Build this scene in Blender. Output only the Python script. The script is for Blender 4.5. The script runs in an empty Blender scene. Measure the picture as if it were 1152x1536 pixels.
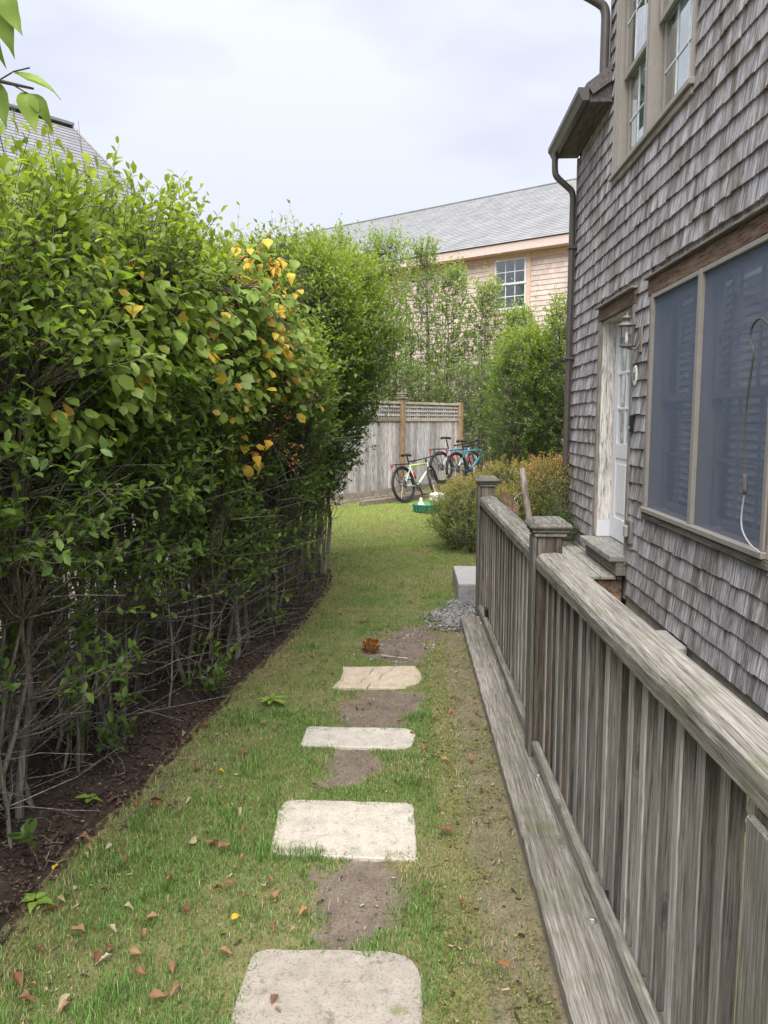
import bpy, bmesh, math, random
import numpy as np
from mathutils import Vector, Matrix

random.seed(7)
RNG = np.random.default_rng(11)
S = bpy.context.scene
COL = S.collection

# ------------------------------------------------------------------ camera, sky, sun, exposure
F_PX = 1150.0
PITCH, YAW = 6.843, 2.274
cam_d = bpy.data.cameras.new('camera')
cam_d.sensor_fit = 'VERTICAL'; cam_d.sensor_height = 36.0
cam_d.lens = F_PX / 1536 * 36.0
cam_d.clip_start = 0.05; cam_d.clip_end = 2000
cam = bpy.data.objects.new('camera', cam_d); COL.objects.link(cam)
cam.location = (0, 0, 1.65)
cam.rotation_euler = (math.radians(90 - PITCH), 0, math.radians(YAW))
S.camera = cam
S.render.resolution_x, S.render.resolution_y = 768, 1024

SUN_EL, SUN_AZ = 56.0, 178.0            # azimuth clockwise from +Y
W = bpy.data.worlds.new('World'); S.world = W; W.use_nodes = True
nt = W.node_tree; nt.nodes.clear()
o = nt.nodes.new('ShaderNodeOutputWorld'); bg = nt.nodes.new('ShaderNodeBackground')
sky = nt.nodes.new('ShaderNodeTexSky'); sky.sky_type = 'NISHITA'; sky.sun_disc = False
sky.sun_elevation = math.radians(SUN_EL); sky.sun_rotation = math.radians(SUN_AZ)
sky.air_density = 1.0; sky.dust_density = 4.0
tc = nt.nodes.new('ShaderNodeTexCoord'); mp = nt.nodes.new('ShaderNodeMapping')
mp.inputs['Scale'].default_value = (1.1, 1.1, 2.6)
nz = nt.nodes.new('ShaderNodeTexNoise'); nz.inputs['Scale'].default_value = 1.5
nz.inputs['Detail'].default_value = 4.0; nz.inputs['Roughness'].default_value = .5
rmp = nt.nodes.new('ShaderNodeValToRGB')
rmp.color_ramp.elements[0].position = .40; rmp.color_ramp.elements[0].color = (.116, .121, .146, 1)
rmp.color_ramp.elements[1].position = .60; rmp.color_ramp.elements[1].color = (.162, .167, .184, 1)
mul = nt.nodes.new('ShaderNodeMix'); mul.data_type = 'RGBA'; mul.blend_type = 'MULTIPLY'
mul.inputs[0].default_value = 1; mul.inputs[7].default_value = (.05, .05, .05, 1)
mix = nt.nodes.new('ShaderNodeMix'); mix.data_type = 'RGBA'; mix.inputs[0].default_value = .9
L = nt.links.new
L(tc.outputs['Generated'], mp.inputs[0]); L(mp.outputs[0], nz.inputs['Vector']); L(nz.outputs[0], rmp.inputs[0])
L(sky.outputs[0], mul.inputs[6]); L(mul.outputs[2], mix.inputs[6]); L(rmp.outputs[0], mix.inputs[7])
# an overcast sky grows steadily brighter from the horizon to the zenith
spx = nt.nodes.new('ShaderNodeSeparateXYZ'); L(tc.outputs['Generated'], spx.inputs[0])
mrg = nt.nodes.new('ShaderNodeMapRange'); mrg.inputs['From Min'].default_value = 0; mrg.inputs['From Max'].default_value = 1
mrg.inputs['To Min'].default_value = .90; mrg.inputs['To Max'].default_value = 1.7; L(spx.outputs['Z'], mrg.inputs['Value'])
vm_ = nt.nodes.new('ShaderNodeVectorMath'); vm_.operation = 'SCALE'; L(mix.outputs[2], vm_.inputs[0]); L(mrg.outputs[0], vm_.inputs['Scale'])
L(vm_.outputs[0], bg.inputs[0]); L(bg.outputs[0], o.inputs[0]); bg.inputs[1].default_value = 1.0

sd = bpy.data.lights.new('sun', 'SUN'); sd.energy = 1.5; sd.angle = math.radians(60); sd.color = (1, .96, .9)
sun = bpy.data.objects.new('sun', sd); COL.objects.link(sun); sun.location = (0, 10, 30)
el, az = math.radians(SUN_EL), math.radians(SUN_AZ)
sdir = Vector((math.sin(az) * math.cos(el), math.cos(az) * math.cos(el), math.sin(el)))
sun.rotation_euler = sdir.to_track_quat('Z', 'Y').to_euler()
vs = S.view_settings
vs.view_transform = 'Standard'; vs.look = 'None'; vs.gamma = 1; vs.use_curve_mapping = False
vs.exposure = 2.32
S.render.engine = 'CYCLES'
S.cycles.max_bounces = 8; S.cycles.transparent_max_bounces = 16

# ------------------------------------------------------------------ material helpers
MATS = {}
def new_mat(name):
    m = bpy.data.materials.new(name); m.use_nodes = True
    t = m.node_tree; b = t.nodes['Principled BSDF']
    MATS[name] = m
    return m, t, b
def N(t, typ, **kw):
    n = t.nodes.new(typ)
    for k, v in kw.items():
        if k in n.inputs: n.inputs[k].default_value = v
        else: setattr(n, k, v)
    return n
def ramp(t, fac, stops):
    r = t.nodes.new('ShaderNodeValToRGB'); cr = r.color_ramp
    while len(cr.elements) < len(stops): cr.elements.new(.5)
    for e, (p, c) in zip(cr.elements, stops):
        e.position = p; e.color = (*c, 1) if len(c) == 3 else c
    t.links.new(fac, r.inputs[0]); return r
def mixc(t, fac, a, b, blend='MIX'):
    m = t.nodes.new('ShaderNodeMix'); m.data_type = 'RGBA'; m.blend_type = blend
    for idx, x in ((0, fac), (6, a), (7, b)):
        if hasattr(x, 'is_linked'): t.links.new(x, m.inputs[idx])
        elif idx == 0: m.inputs[0].default_value = x
        else: m.inputs[idx].default_value = (*x, 1)
    return m.outputs[2]
def bump(t, b, h, strength=.3, dist=.01):
    n = N(t, 'ShaderNodeBump', Strength=strength, Distance=dist)
    t.links.new(h, n.inputs['Height']); t.links.new(n.outputs[0], b.inputs['Normal'])
def pos_scaled(t, scale, rand_off=True):
    g = t.nodes.new('ShaderNodeNewGeometry')
    m = N(t, 'ShaderNodeMapping'); m.inputs['Scale'].default_value = scale
    if rand_off:
        oi = t.nodes.new('ShaderNodeObjectInfo')
        ad = N(t, 'ShaderNodeMath', operation='ADD')
        t.links.new(oi.outputs['Random'], ad.inputs[0]); t.links.new(g.outputs['Random Per Island'], ad.inputs[1])
        sc = N(t, 'ShaderNodeMath', operation='MULTIPLY'); sc.inputs[1].default_value = 37.0
        t.links.new(ad.outputs[0], sc.inputs[0])
        t.links.new(sc.outputs[0], m.inputs['Location'])
        t.links.new(g.outputs['Position'], m.inputs['Vector'])
        fr = N(t, 'ShaderNodeMath', operation='FRACT'); t.links.new(ad.outputs[0], fr.inputs[0])
        return m.outputs[0], fr.outputs[0], g
    t.links.new(g.outputs['Position'], m.inputs['Vector'])
    return m.outputs[0], None, g
def noise(t, vec, scale, detail=4, rough=.55):
    n = N(t, 'ShaderNodeTexNoise', Scale=scale, Detail=detail, Roughness=rough)
    t.links.new(vec, n.inputs['Vector']); return n.outputs[0]

def plain(name, col, rough=.5, metal=0, var=.0, spec=.5):
    m, t, b = new_mat(name)
    b.inputs['Roughness'].default_value = rough; b.inputs['Metallic'].default_value = metal
    b.inputs['Specular IOR Level'].default_value = spec
    v, r, g = pos_scaled(t, (1, 1, 1))
    f = noise(t, v, 14, 5, .6)
    k = var if var else .15
    c = ramp(t, f, [(.3, tuple(x * (1 - k) for x in col)), (.7, tuple(min(1, x * (1 + k)) for x in col))])
    t.links.new(c.outputs[0], b.inputs['Base Color'])
    return m
def wood(name, axis, dark, mid, light, moss=0.0, mosscol=(.11, .12, .045), warm=None, across=42, bstr=.5, rough=.85):
    m, t, b = new_mat(name)
    sc = [1.0 * across] * 3; sc['XYZ'.index(axis)] = 2.3
    v, r, g = pos_scaled(t, tuple(sc))
    f = noise(t, v, 1.0, 6, .72)
    sc2 = [9.0] * 3; sc2['XYZ'.index(axis)] = .9
    v2, _, _ = pos_scaled(t, tuple(sc2))
    f2 = noise(t, v2, 1.0, 3, .5)
    c = ramp(t, f, [(.36, dark), (.5, mid), (.63, light)]).outputs[0]
    c2 = ramp(t, f2, [(.3, tuple(x * .62 for x in mid)), (.7, light)]).outputs[0]
    c = mixc(t, .42, c, c2)
    sc3 = [across * 2.6] * 3; sc3['XYZ'.index(axis)] = 6.5
    v3, _, _ = pos_scaled(t, tuple(sc3)); f3 = noise(t, v3, 1.0, 4, .7)
    c = mixc(t, 1.0, c, ramp(t, f3, [(.36, (.42, .40, .38)), (.48, (1, 1, 1)), (.64, (1.28, 1.28, 1.28))]).outputs[0], 'MULTIPLY')
    # board to board variation
    bv = ramp(t, r, [(0, (.62, .60, .58)), (.5, (1, 1, 1)), (1, (1.25, 1.2, 1.14))]).outputs[0]
    c = mixc(t, 1.0, c, bv, 'MULTIPLY')
    kp = [9.0] * 3; kp['XYZ'.index(axis)] = 2.6
    kv, _, _ = pos_scaled(t, tuple(kp)); vo = N(t, 'ShaderNodeTexVoronoi', Scale=1.0); t.links.new(kv, vo.inputs['Vector'])
    kf = ramp(t, vo.outputs['Distance'], [(0, (.85, .85, .85)), (.07, (.55, .55, .55)), (.10, (.1, .1, .1)), (.12, (.45, .45, .45)), (.16, (0, 0, 0))]).outputs[0]
    c = mixc(t, kf, c, tuple(x * .7 for x in dark))
    if warm:
        wf = ramp(t, r, [(.55, (0, 0, 0)), (.8, (.55, .55, .55))]).outputs[0]
        c = mixc(t, wf, c, warm)
    if moss > 0:
        gp = t.nodes.new('ShaderNodeNewGeometry')
        mf = noise(t, gp.outputs['Position'], 5, 6, .65)
        mr = ramp(t, mf, [(.5, (0, 0, 0)), (.68, (moss, moss, moss))]).outputs[0]
        c = mixc(t, mr, c, mosscol)
    t.links.new(c, b.inputs['Base Color'])
    b.inputs['Roughness'].default_value = rough; b.inputs['Specular IOR Level'].default_value = .25
    bump(t, b, f, bstr, .004)
    return m

for ax in 'XYZ':
    wood('rail_wood_' + ax, ax, (.07, .065, .058), (.15, .143, .13), (.31, .30, .28), moss=.5, bstr=.9, across=95)
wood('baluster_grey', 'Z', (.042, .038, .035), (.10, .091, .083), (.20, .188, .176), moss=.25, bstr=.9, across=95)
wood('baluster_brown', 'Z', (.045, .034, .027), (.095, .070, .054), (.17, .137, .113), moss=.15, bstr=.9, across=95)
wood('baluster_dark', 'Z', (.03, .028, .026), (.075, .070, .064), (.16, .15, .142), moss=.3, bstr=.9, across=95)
wood('baluster_lit_side', 'Z', (.14, .132, .124), (.28, .267, .254), (.44, .425, .41), moss=.15, bstr=.7, across=95)
wood('post_wood', 'Z', (.06, .05, .04), (.145, .123, .10), (.27, .235, .20), moss=.45, mosscol=(.075, .075, .04))
wood('cedar_head', 'Y', (.10, .062, .040), (.20, .132, .088), (.33, .235, .165), moss=0, across=26)
wood('trim_wood', 'Z', (.14, .125, .11), (.24, .215, .19), (.34, .31, .28))
wood('trim_wood_Y', 'Y', (.14, .125, .11), (.24, .215, .19), (.34, .31, .28))
wood('deck_wood', 'Y', (.22, .21, .195), (.29, .28, .26), (.36, .35, .33), moss=.1, bstr=.4)
wood('soffit_wood', 'Y', (.07, .062, .066), (.115, .105, .11), (.17, .155, .157))
wood('fence_wood', 'Z', (.22, .212, .21), (.37, .36, .355), (.52, .51, .505), across=30)
wood('fence_post_wood', 'Z', (.22, .15, .09), (.36, .25, .155), (.46, .35, .24), across=30)
wood('fence_trim', 'X', (.18, .155, .12), (.3, .265, .215), (.42, .38, .32), across=20)
wood('old_timber', 'Y', (.05, .042, .034), (.115, .10, .082), (.2, .18, .15), moss=.5)
wood('pole_wood', 'Z', (.14, .115, .10), (.24, .205, .185), (.36, .32, .30), across=30)
wood('bark', 'Z', (.045, .040, .034), (.125, .114, .098), (.29, .272, .24), moss=.3, mosscol=(.13, .14, .10), across=60)
wood('peeling_paint', 'Z', (.24, .225, .205), (.56, .555, .54), (.62, .62, .61), across=28, bstr=.9)

def shingle_mat(name, dark, mid, light, stain):
    m, t, b = new_mat(name)
    v, r, g = pos_scaled(t, (10, 75, 5.0))
    f = noise(t, v, 1.0, 5, .68)
    c = ramp(t, f, [(.34, dark), (.47, mid), (.62, light)]).outputs[0]
    bv = ramp(t, r, [(0, (.70, .68, .68)), (.35, (.95, .95, .96)), (1, (1.2, 1.19, 1.2))]).outputs[0]
    c = mixc(t, 1.0, c, bv, 'MULTIPLY')
    v2, _, _ = pos_scaled(t, (1, 9, 2.2), False)
    f2 = noise(t, v2, 1.0, 6, .7)
    sf = ramp(t, f2, [(.46, (0, 0, 0)), (.64, (.9, .9, .9))]).outputs[0]
    c = mixc(t, sf, c, stain)
    t.links.new(c, b.inputs['Base Color'])
    b.inputs['Roughness'].default_value = .88; b.inputs['Specular IOR Level'].default_value = .2
    bump(t, b, f, .7, .004)
    return m
shingle_mat('weathered_shingle', (.125, .105, .098), (.335, .322, .328), (.61, .605, .63), (.135, .098, .076))

def brickish(name, axis_rot, c1, c2, mortar, wx, wy, slope_axis='Z', zs=1.0):
    m, t, b = new_mat(name)
    g = t.nodes.new('ShaderNodeNewGeometry')
    mpn = N(t, 'ShaderNodeMapping'); mpn.inputs['Rotation'].default_value = (0, 0, axis_rot)
    t.links.new(g.outputs['Position'], mpn.inputs['Vector'])
    sp = t.nodes.new('ShaderNodeSeparateXYZ'); cb = t.nodes.new('ShaderNodeCombineXYZ')
    t.links.new(mpn.outputs[0], sp.inputs[0]); t.links.new(sp.outputs['X'], cb.inputs['X'])
    zz = N(t, 'ShaderNodeMath', operation='MULTIPLY'); zz.inputs[1].default_value = zs
    t.links.new(sp.outputs['Z'], zz.inputs[0]); t.links.new(zz.outputs[0], cb.inputs['Y'])
    br = N(t, 'ShaderNodeTexBrick', Scale=1.0)
    br.inputs['Brick Width'].default_value = wx; br.inputs['Row Height'].default_value = wy
    br.inputs['Mortar Size'].default_value = .004; br.inputs['Bias'].default_value = 0
    br.inputs['Color1'].default_value = (*c1, 1); br.inputs['Color2'].default_value = (*c2, 1); br.inputs['Mortar'].default_value = (*mortar, 1)
    t.links.new(cb.outputs[0], br.inputs['Vector'])
    nf = noise(t, g.outputs['Position'], 2.2, 6, .6)
    vv = ramp(t, nf, [(.3, (.86, .86, .86)), (.7, (1.1, 1.1, 1.1))]).outputs[0]
    c = mixc(t, 1.0, br.outputs[0], vv, 'MULTIPLY')
    t.links.new(c, b.inputs['Base Color']); b.inputs['Roughness'].default_value = .9; b.inputs['Specular IOR Level'].default_value = .2
    return m

def leaf_mat(name, trans=.38, rough=.42):
    m, t, b = new_mat(name)
    at = N(t, 'ShaderNodeAttribute', attribute_name='col')
    t.links.new(at.outputs['Color'], b.inputs['Base Color'])
    b.inputs['Roughness'].default_value = rough; b.inputs['Specular IOR Level'].default_value = .35
    tr = t.nodes.new('ShaderNodeBsdfTranslucent')
    tcol = mixc(t, 1.0, at.outputs['Color'], (1.5, 1.45, .7), 'MULTIPLY')
    t.links.new(tcol, tr.inputs['Color'])
    ms = N(t, 'ShaderNodeMixShader'); ms.inputs[0].default_value = trans
    t.links.new(b.outputs[0], ms.inputs[1]); t.links.new(tr.outputs[0], ms.inputs[2])
    t.links.new(ms.outputs[0], t.nodes['Material Output'].inputs['Surface'])
    return m
leaf_mat('leaf', .5); leaf_mat('grass_blade', .3, .55); leaf_mat('big_leaf', .42, .4)
def attr_mat(name, rough=.9):
    m, t, b = new_mat(name)
    at = N(t, 'ShaderNodeAttribute', attribute_name='col')
    t.links.new(at.outputs['Color'], b.inputs['Base Color']); b.inputs['Roughness'].default_value = rough
    b.inputs['Specular IOR Level'].default_value = .2
    return m
attr_mat('chips'); attr_mat('pebbles', .8)

plain('bronze_metal', (.085, .075, .067), .45, 0, .12)
plain('window_frame', (.30, .275, .245), .5, 0, .08)
plain('sash_vinyl', (.22, .21, .215), .5, 0, .06)
plain('white_paint', (.74, .75, .78), .4, 0, .04)
plain('white_line', (.42, .42, .43), .5)
plain('blind_white', (.74, .79, .77), .6, 0, .04)
plain('curtain', (.50, .62, .60), .8, 0, .1)
plain('room_dark', (.05, .055, .065), .9)
plain('concrete', (.36, .34, .31), .92, 0, .2)
plain('black_plastic', (.014, .014, .016), .45)
plain('tyre_rubber', (.018, .018, .019), .75)
plain('black_metal', (.02, .02, .022), .4, .3)
plain('steel', (.45, .45, .46), .32, .9)
plain('bolt_zinc', (.5, .49, .47), .4, .8)
plain('mint_paint', (.45, .56, .46), .3, 0, .05)
plain('lime_paint', (.36, .46, .10), .3, 0, .05)
plain('teal_paint', (.03, .17, .24), .3, 0, .05)
plain('blue_paint', (.04, .19, .36), .3, 0, .05)
plain('grey_paint', (.30, .33, .33), .35, 0, .05)
plain('red_plastic', (.5, .03, .02), .35)
plain('green_plastic', (.05, .24, .15), .45, 0, .3)
plain('lantern_metal', (.20, .19, .175), .55, .4, .2)
plain('ceramic_white', (.78, .77, .74), .3)
plain('outlet_grey', (.36, .37, .38), .5)
plain('far_white', (.68, .70, .73), .5)
plain('far_trim', (.62, .45, .34), .8, 0, .15)
plain('far_fascia', (.64, .50, .45), .8, 0, .1)
plain('berry', (.36, .10, .018), .4, 0, .3)
plain('twig', (.10, .08, .06), .9, 0, .3)
plain('dark_stem', (.045, .038, .032), .9, 0, .4)
plain('white_stone', (.62, .6, .56), .9, 0, .1)
plain('left_wall', (.25, .24, .245), .9)

def glass_mat(name, tint=(.9, .95, .95), rough=.02, refl=.12):
    m, t, b = new_mat(name)
    t.nodes.remove(b)
    tr = t.nodes.new('ShaderNodeBsdfTransparent'); tr.inputs[0].default_value = (*tint, 1)
    gl = t.nodes.new('ShaderNodeBsdfGlossy'); gl.inputs['Roughness'].default_value = rough
    fr = N(t, 'ShaderNodeFresnel', IOR=1.5)
    ad = N(t, 'ShaderNodeMath', operation='ADD'); ad.inputs[1].default_value = refl; ad.use_clamp = True
    t.links.new(fr.outputs[0], ad.inputs[0])
    ms = t.nodes.new('ShaderNodeMixShader')
    gb = t.nodes.new('ShaderNodeNewGeometry'); inv = N(t, 'ShaderNodeMath', operation='SUBTRACT'); inv.inputs[0].default_value = 1; t.links.new(gb.outputs['Backfacing'], inv.inputs[1])
    mf_ = N(t, 'ShaderNodeMath', operation='MULTIPLY'); t.links.new(ad.outputs[0], mf_.inputs[0]); t.links.new(inv.outputs[0], mf_.inputs[1])
    t.links.new(mf_.outputs[0], ms.inputs[0]); t.links.new(tr.outputs[0], ms.inputs[1]); t.links.new(gl.outputs[0], ms.inputs[2])
    t.links.new(ms.outputs[0], t.nodes['Material Output'].inputs['Surface'])
    return m
glass_mat('window_glass', (.85, .93, .92), .01, .38)
glass_mat('sash_glass', (.92, .95, .96), .02, .05)
glass_mat('far_glass', (.35, .45, .55), .03, .25)
glass_mat('lantern_glass', (.95, .95, .95), .05, .05)
m, t, b = new_mat('insect_screen'); t.nodes.remove(b)
tr = t.nodes.new('ShaderNodeBsdfTransparent'); tr.inputs[0].default_value = (1, 1, 1, 1)
df = t.nodes.new('ShaderNodeBsdfDiffuse'); df.inputs[0].default_value = (.175, .21, .285, 1)
ms = t.nodes.new('ShaderNodeMixShader'); ms.inputs[0].default_value = .60
t.links.new(tr.outputs[0], ms.inputs[1]); t.links.new(df.outputs[0], ms.inputs[2]); t.links.new(ms.outputs[0], t.nodes['Material Output'].inputs['Surface'])

# ------------------------------------------------------------------ mesh helpers
WLOC = {}
class MB:
    def __init__(s): s.v = []; s.f = []
    def add(s, vs, fs):
        n = len(s.v); s.v.extend([tuple(p) for p in vs]); s.f.extend([tuple(i + n for i in q) for q in fs]); return s
    def box(s, a, b, bev=0.0):
        (x0, y0, z0), (x1, y1, z1) = a, b
        if bev <= 0:
            return s.add([(x, y, z) for x in (x0, x1) for y in (y0, y1) for z in (z0, z1)],
                         [(0, 1, 3, 2), (4, 6, 7, 5), (0, 4, 5, 1), (2, 3, 7, 6), (0, 2, 6, 4), (1, 5, 7, 3)])
        bm = bmesh.new(); bmesh.ops.create_cube(bm, size=1.0)
        for vv in bm.verts:
            vv.co = Vector(((x0 + x1) / 2 + vv.co.x * (x1 - x0), (y0 + y1) / 2 + vv.co.y * (y1 - y0), (z0 + z1) / 2 + vv.co.z * (z1 - z0)))
        bmesh.ops.bevel(bm, geom=bm.edges[:], offset=bev, segments=1, affect='EDGES')
        bm.verts.index_update()
        s.add([vv.co[:] for vv in bm.verts], [[q.index for q in fc.verts] for fc in bm.faces]); bm.free(); return s
    def bar(s, p, q, w, h, up=(0, 0, 1), bev=0):
        p, q = Vector(p), Vector(q); d = (q - p); l = d.length; d.normalize()
        up = Vector(up); r = d.cross(up)
        if r.length < 1e-4: r = d.cross(Vector((1, 0, 0)))
        r.normalize(); u = r.cross(d)
        n0 = len(s.v); s.box((-w / 2, 0, -h / 2), (w / 2, l, h / 2), bev)
        for i in range(n0, len(s.v)):
            x, y, z = s.v[i]; s.v[i] = tuple(p + r * x + d * y + u * z)
        return s
    def tube(s, pts, rad, n=8, cap=True):
        pts = [Vector(p) for p in pts]
        if not hasattr(rad, '__len__'): rad = [rad] * len(pts)
        base = len(s.v); prev = None
        for i, p in enumerate(pts):
            d = (pts[min(i + 1, len(pts) - 1)] - pts[max(i - 1, 0)]); d.normalize()
            if prev is None:
                a = Vector((0, 0, 1)) if abs(d.z) < .9 else Vector((1, 0, 0))
                prev = d.cross(a).normalized()
            r = prev - d * prev.dot(d); r.normalize(); prev = r; u = d.cross(r)
            for k in range(n):
                an = 2 * math.pi * k / n
                s.v.append(tuple(p + (r * math.cos(an) + u * math.sin(an)) * rad[i]))
        for i in range(len(pts) - 1):
            for k in range(n):
                a = base + i * n + k; b_ = base + i * n + (k + 1) % n
                s.f.append((a, b_, b_ + n, a + n))
        if cap:
            s.f.append(tuple(base + k for k in range(n))[::-1]); s.f.append(tuple(base + (len(pts) - 1) * n + k for k in range(n)))
        return s
    def lathe(s, c, prof, n=12, rot=0.0):
        base = len(s.v); c = Vector(c)
        for r, z in prof:
            for k in range(n):
                an = 2 * math.pi * k / n + rot
                s.v.append((c.x + r * math.cos(an), c.y + r * math.sin(an), c.z + z))
        for i in range(len(prof) - 1):
            for k in range(n):
                a = base + i * n + k; b_ = base + i * n + (k + 1) % n
                s.f.append((a, b_, b_ + n, a + n))
        s.f.append(tuple(base + k for k in range(n))[::-1]); s.f.append(tuple(base + (len(prof) - 1) * n + k for k in range(n)))
        return s
    def torus(s, c, ax, R, r, n=32, m=8):
        ax = Vector(ax).normalized(); a = ax.orthogonal().normalized(); b_ = ax.cross(a); c = Vector(c)
        base = len(s.v)
        for i in range(n):
            t_ = 2 * math.pi * i / n; rd = a * math.cos(t_) + b_ * math.sin(t_)
            for k in range(m):
                p = 2 * math.pi * k / m
                s.v.append(tuple(c + rd * (R + r * math.cos(p)) + ax * r * math.sin(p)))
        for i in range(n):
            for k in range(m):
                A = base + i * m + k; B = base + i * m + (k + 1) % m; C_ = base + ((i + 1) % n) * m + (k + 1) % m; D = base + ((i + 1) % n) * m + k
                s.f.append((A, D, C_, B))
        return s
    def prism(s, poly, z0, z1, bev=.006):
        n = len(poly); cx = sum(p[0] for p in poly) / n; cy = sum(p[1] for p in poly) / n
        ins = []
        for x, y in poly:
            d = math.hypot(x - cx, y - cy); k = 1 - bev / max(d, .01); ins.append((cx + (x - cx) * k, cy + (y - cy) * k))
        vs = [(x, y, z0) for x, y in poly] + [(x, y, z1 - bev) for x, y in poly] + [(x, y, z1) for x, y in ins]
        fs = [tuple(range(n))[::-1], tuple(range(2 * n, 3 * n))]
        for i in range(n):
            j = (i + 1) % n
            fs += [(i, j, n + j, n + i), (n + i, n + j, 2 * n + j, 2 * n + i)]
        return s.add(vs, fs)
    def xf(s, M):
        s.v = [tuple(M @ Vector(p)) for p in s.v]; return s
    def build(s, name, mat, parent=None, smooth=False):
        v = np.array(s.v, dtype=np.float64)
        lo, hi = v.min(0), v.max(0); org = np.array([(lo[0] + hi[0]) / 2, (lo[1] + hi[1]) / 2, lo[2]])
        me = bpy.data.meshes.new(name); me.from_pydata((v - org).tolist(), [], s.f); me.update()
        return link(name, me, mat, org, parent, smooth)
def link(name, me, mat, org, parent=None, smooth=False):
    ob = bpy.data.objects.new(name, me); COL.objects.link(ob)
    if mat and not me.materials: me.materials.append(MATS[mat] if isinstance(mat, str) else mat)
    if smooth: me.shade_smooth()
    off = np.array(WLOC[parent.name]) if parent else np.zeros(3)
    ob.location = Vector(np.array(org) - off); WLOC[ob.name] = tuple(org)
    if parent: ob.parent = parent
    return ob
def np_mesh(name, verts, faces, mat, parent=None, cols=None, smooth=False, org=None):
    """faces: (n,k) array of equal sized polygons; cols (nverts,3)"""
    me = bpy.data.meshes.new(name)
    if org is None: org = np.array([verts[:, 0].mean(), verts[:, 1].mean(), verts[:, 2].min()])
    vv = (verts - org).astype(np.float32)
    nv, nf, k = len(vv), len(faces), faces.shape[1]
    me.vertices.add(nv); me.vertices.foreach_set('co', vv.ravel())
    me.loops.add(nf * k); me.loops.foreach_set('vertex_index', faces.astype(np.int32).ravel())
    me.polygons.add(nf); me.polygons.foreach_set('loop_start', np.arange(0, nf * k, k, dtype=np.int32))
    me.update(calc_edges=True)
    if cols is not None:
        a = me.attributes.new('col', 'FLOAT_COLOR', 'POINT')
        a.data.foreach_set('color', np.concatenate([cols, np.ones((nv, 1))], 1).astype(np.float32).ravel())
    return link(name, me, mat, org, parent, smooth)
def thing(name, loc, label, cat, group=None):
    ob = bpy.data.objects.new(name, None); COL.objects.link(ob); ob.location = loc; ob.empty_display_size = .1
    WLOC[ob.name] = tuple(loc); return tag(ob, label, cat, group)
def tag(ob, label=None, cat=None, group=None, kind=None):
    if label: ob['label'] = label
    if cat: ob['category'] = cat
    if group: ob['group'] = group
    if kind: ob['kind'] = kind
    return ob
def vnoise(x, y, seed=0, octaves=3):
    """cheap smooth value noise in numpy, about 0..1"""
    out = np.zeros_like(x, dtype=float); amp = 1; tot = 0
    for o_ in range(octaves):
        xi = np.floor(x).astype(int); yi = np.floor(y).astype(int); fx = x - xi; fy = y - yi
        fx = fx * fx * (3 - 2 * fx); fy = fy * fy * (3 - 2 * fy)
        def h(a, b): return np.abs(np.sin(a * 127.1 + b * 311.7 + seed * 74.7 + o_ * 19.3) * 43758.5453) % 1.0
        n = (h(xi, yi) * (1 - fx) + h(xi + 1, yi) * fx) * (1 - fy) + (h(xi, yi + 1) * (1 - fx) + h(xi + 1, yi + 1) * fx) * fy
        out += n * amp; tot += amp; amp *= .5; x = x * 2.03 + 5.1; y = y * 2.03 + 1.7
    return out / tot

# ------------------------------------------------------------------ ground layout functions
ME = np.array([(1.0, -1.30), (2.25, -1.33), (2.71, -1.32), (3.19, -1.24), (4.34, -1.13), (5.6, -.96), (7.0, -.87), (7.6, -.86), (8.3, -.95), (9.0, -1.3), (10, -2.2)])
def mulch_x(y): return np.interp(y, ME[:, 0], ME[:, 1]) + .05 * (vnoise(y * 4, y * 0 + 3, 3) - .5)
DIRT = [(-.20, 2.46, .17, .30), (-.30, 3.47, .13, .26), (-.21, 4.24, .24, .33), (-.12, 5.35, .21, .42), (.02, 5.85, .2, .22)]
STONES = {}
def dirt(x, y):
    d = np.zeros_like(x)
    n = vnoise(x * 7, y * 7, 5, 4) - .5
    for cx, cy, rx, ry in DIRT:
        q = np.sqrt(((x - cx) / rx) ** 2 + ((y - cy) / ry) ** 2) + n * 1.7
        d = np.maximum(d, np.clip((1.15 - q) / .3, 0, 1))
    return d
def gravel_area(x, y):
    n = (vnoise(x * 7, y * 7, 9) - .5) * .22
    a = (y + n > 5.95 + (.5 - x) * .15) & (y < 6.95) & (x + n > .22 + np.maximum(0, y - 6.5) * .3) & (x < .6)
    return a
def gz(x, y):
    z = .018 * (vnoise(x * 1.3, y * 1.3, 1) - .5) + .008 * (vnoise(x * 7, y * 7, 2) - .5)
    z = z - .006 * dirt(x, y)
    walk = (x > .64) & (x < 1.95) & (y < 8.6)
    z = np.where(walk, -.12, z)
    t_ = np.clip((y - 15.6) / 1.8, 0, 1) * np.clip((x - .0) / .6, 0, 1)
    return z + .26 * t_ * t_ * (3 - 2 * t_)
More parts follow.
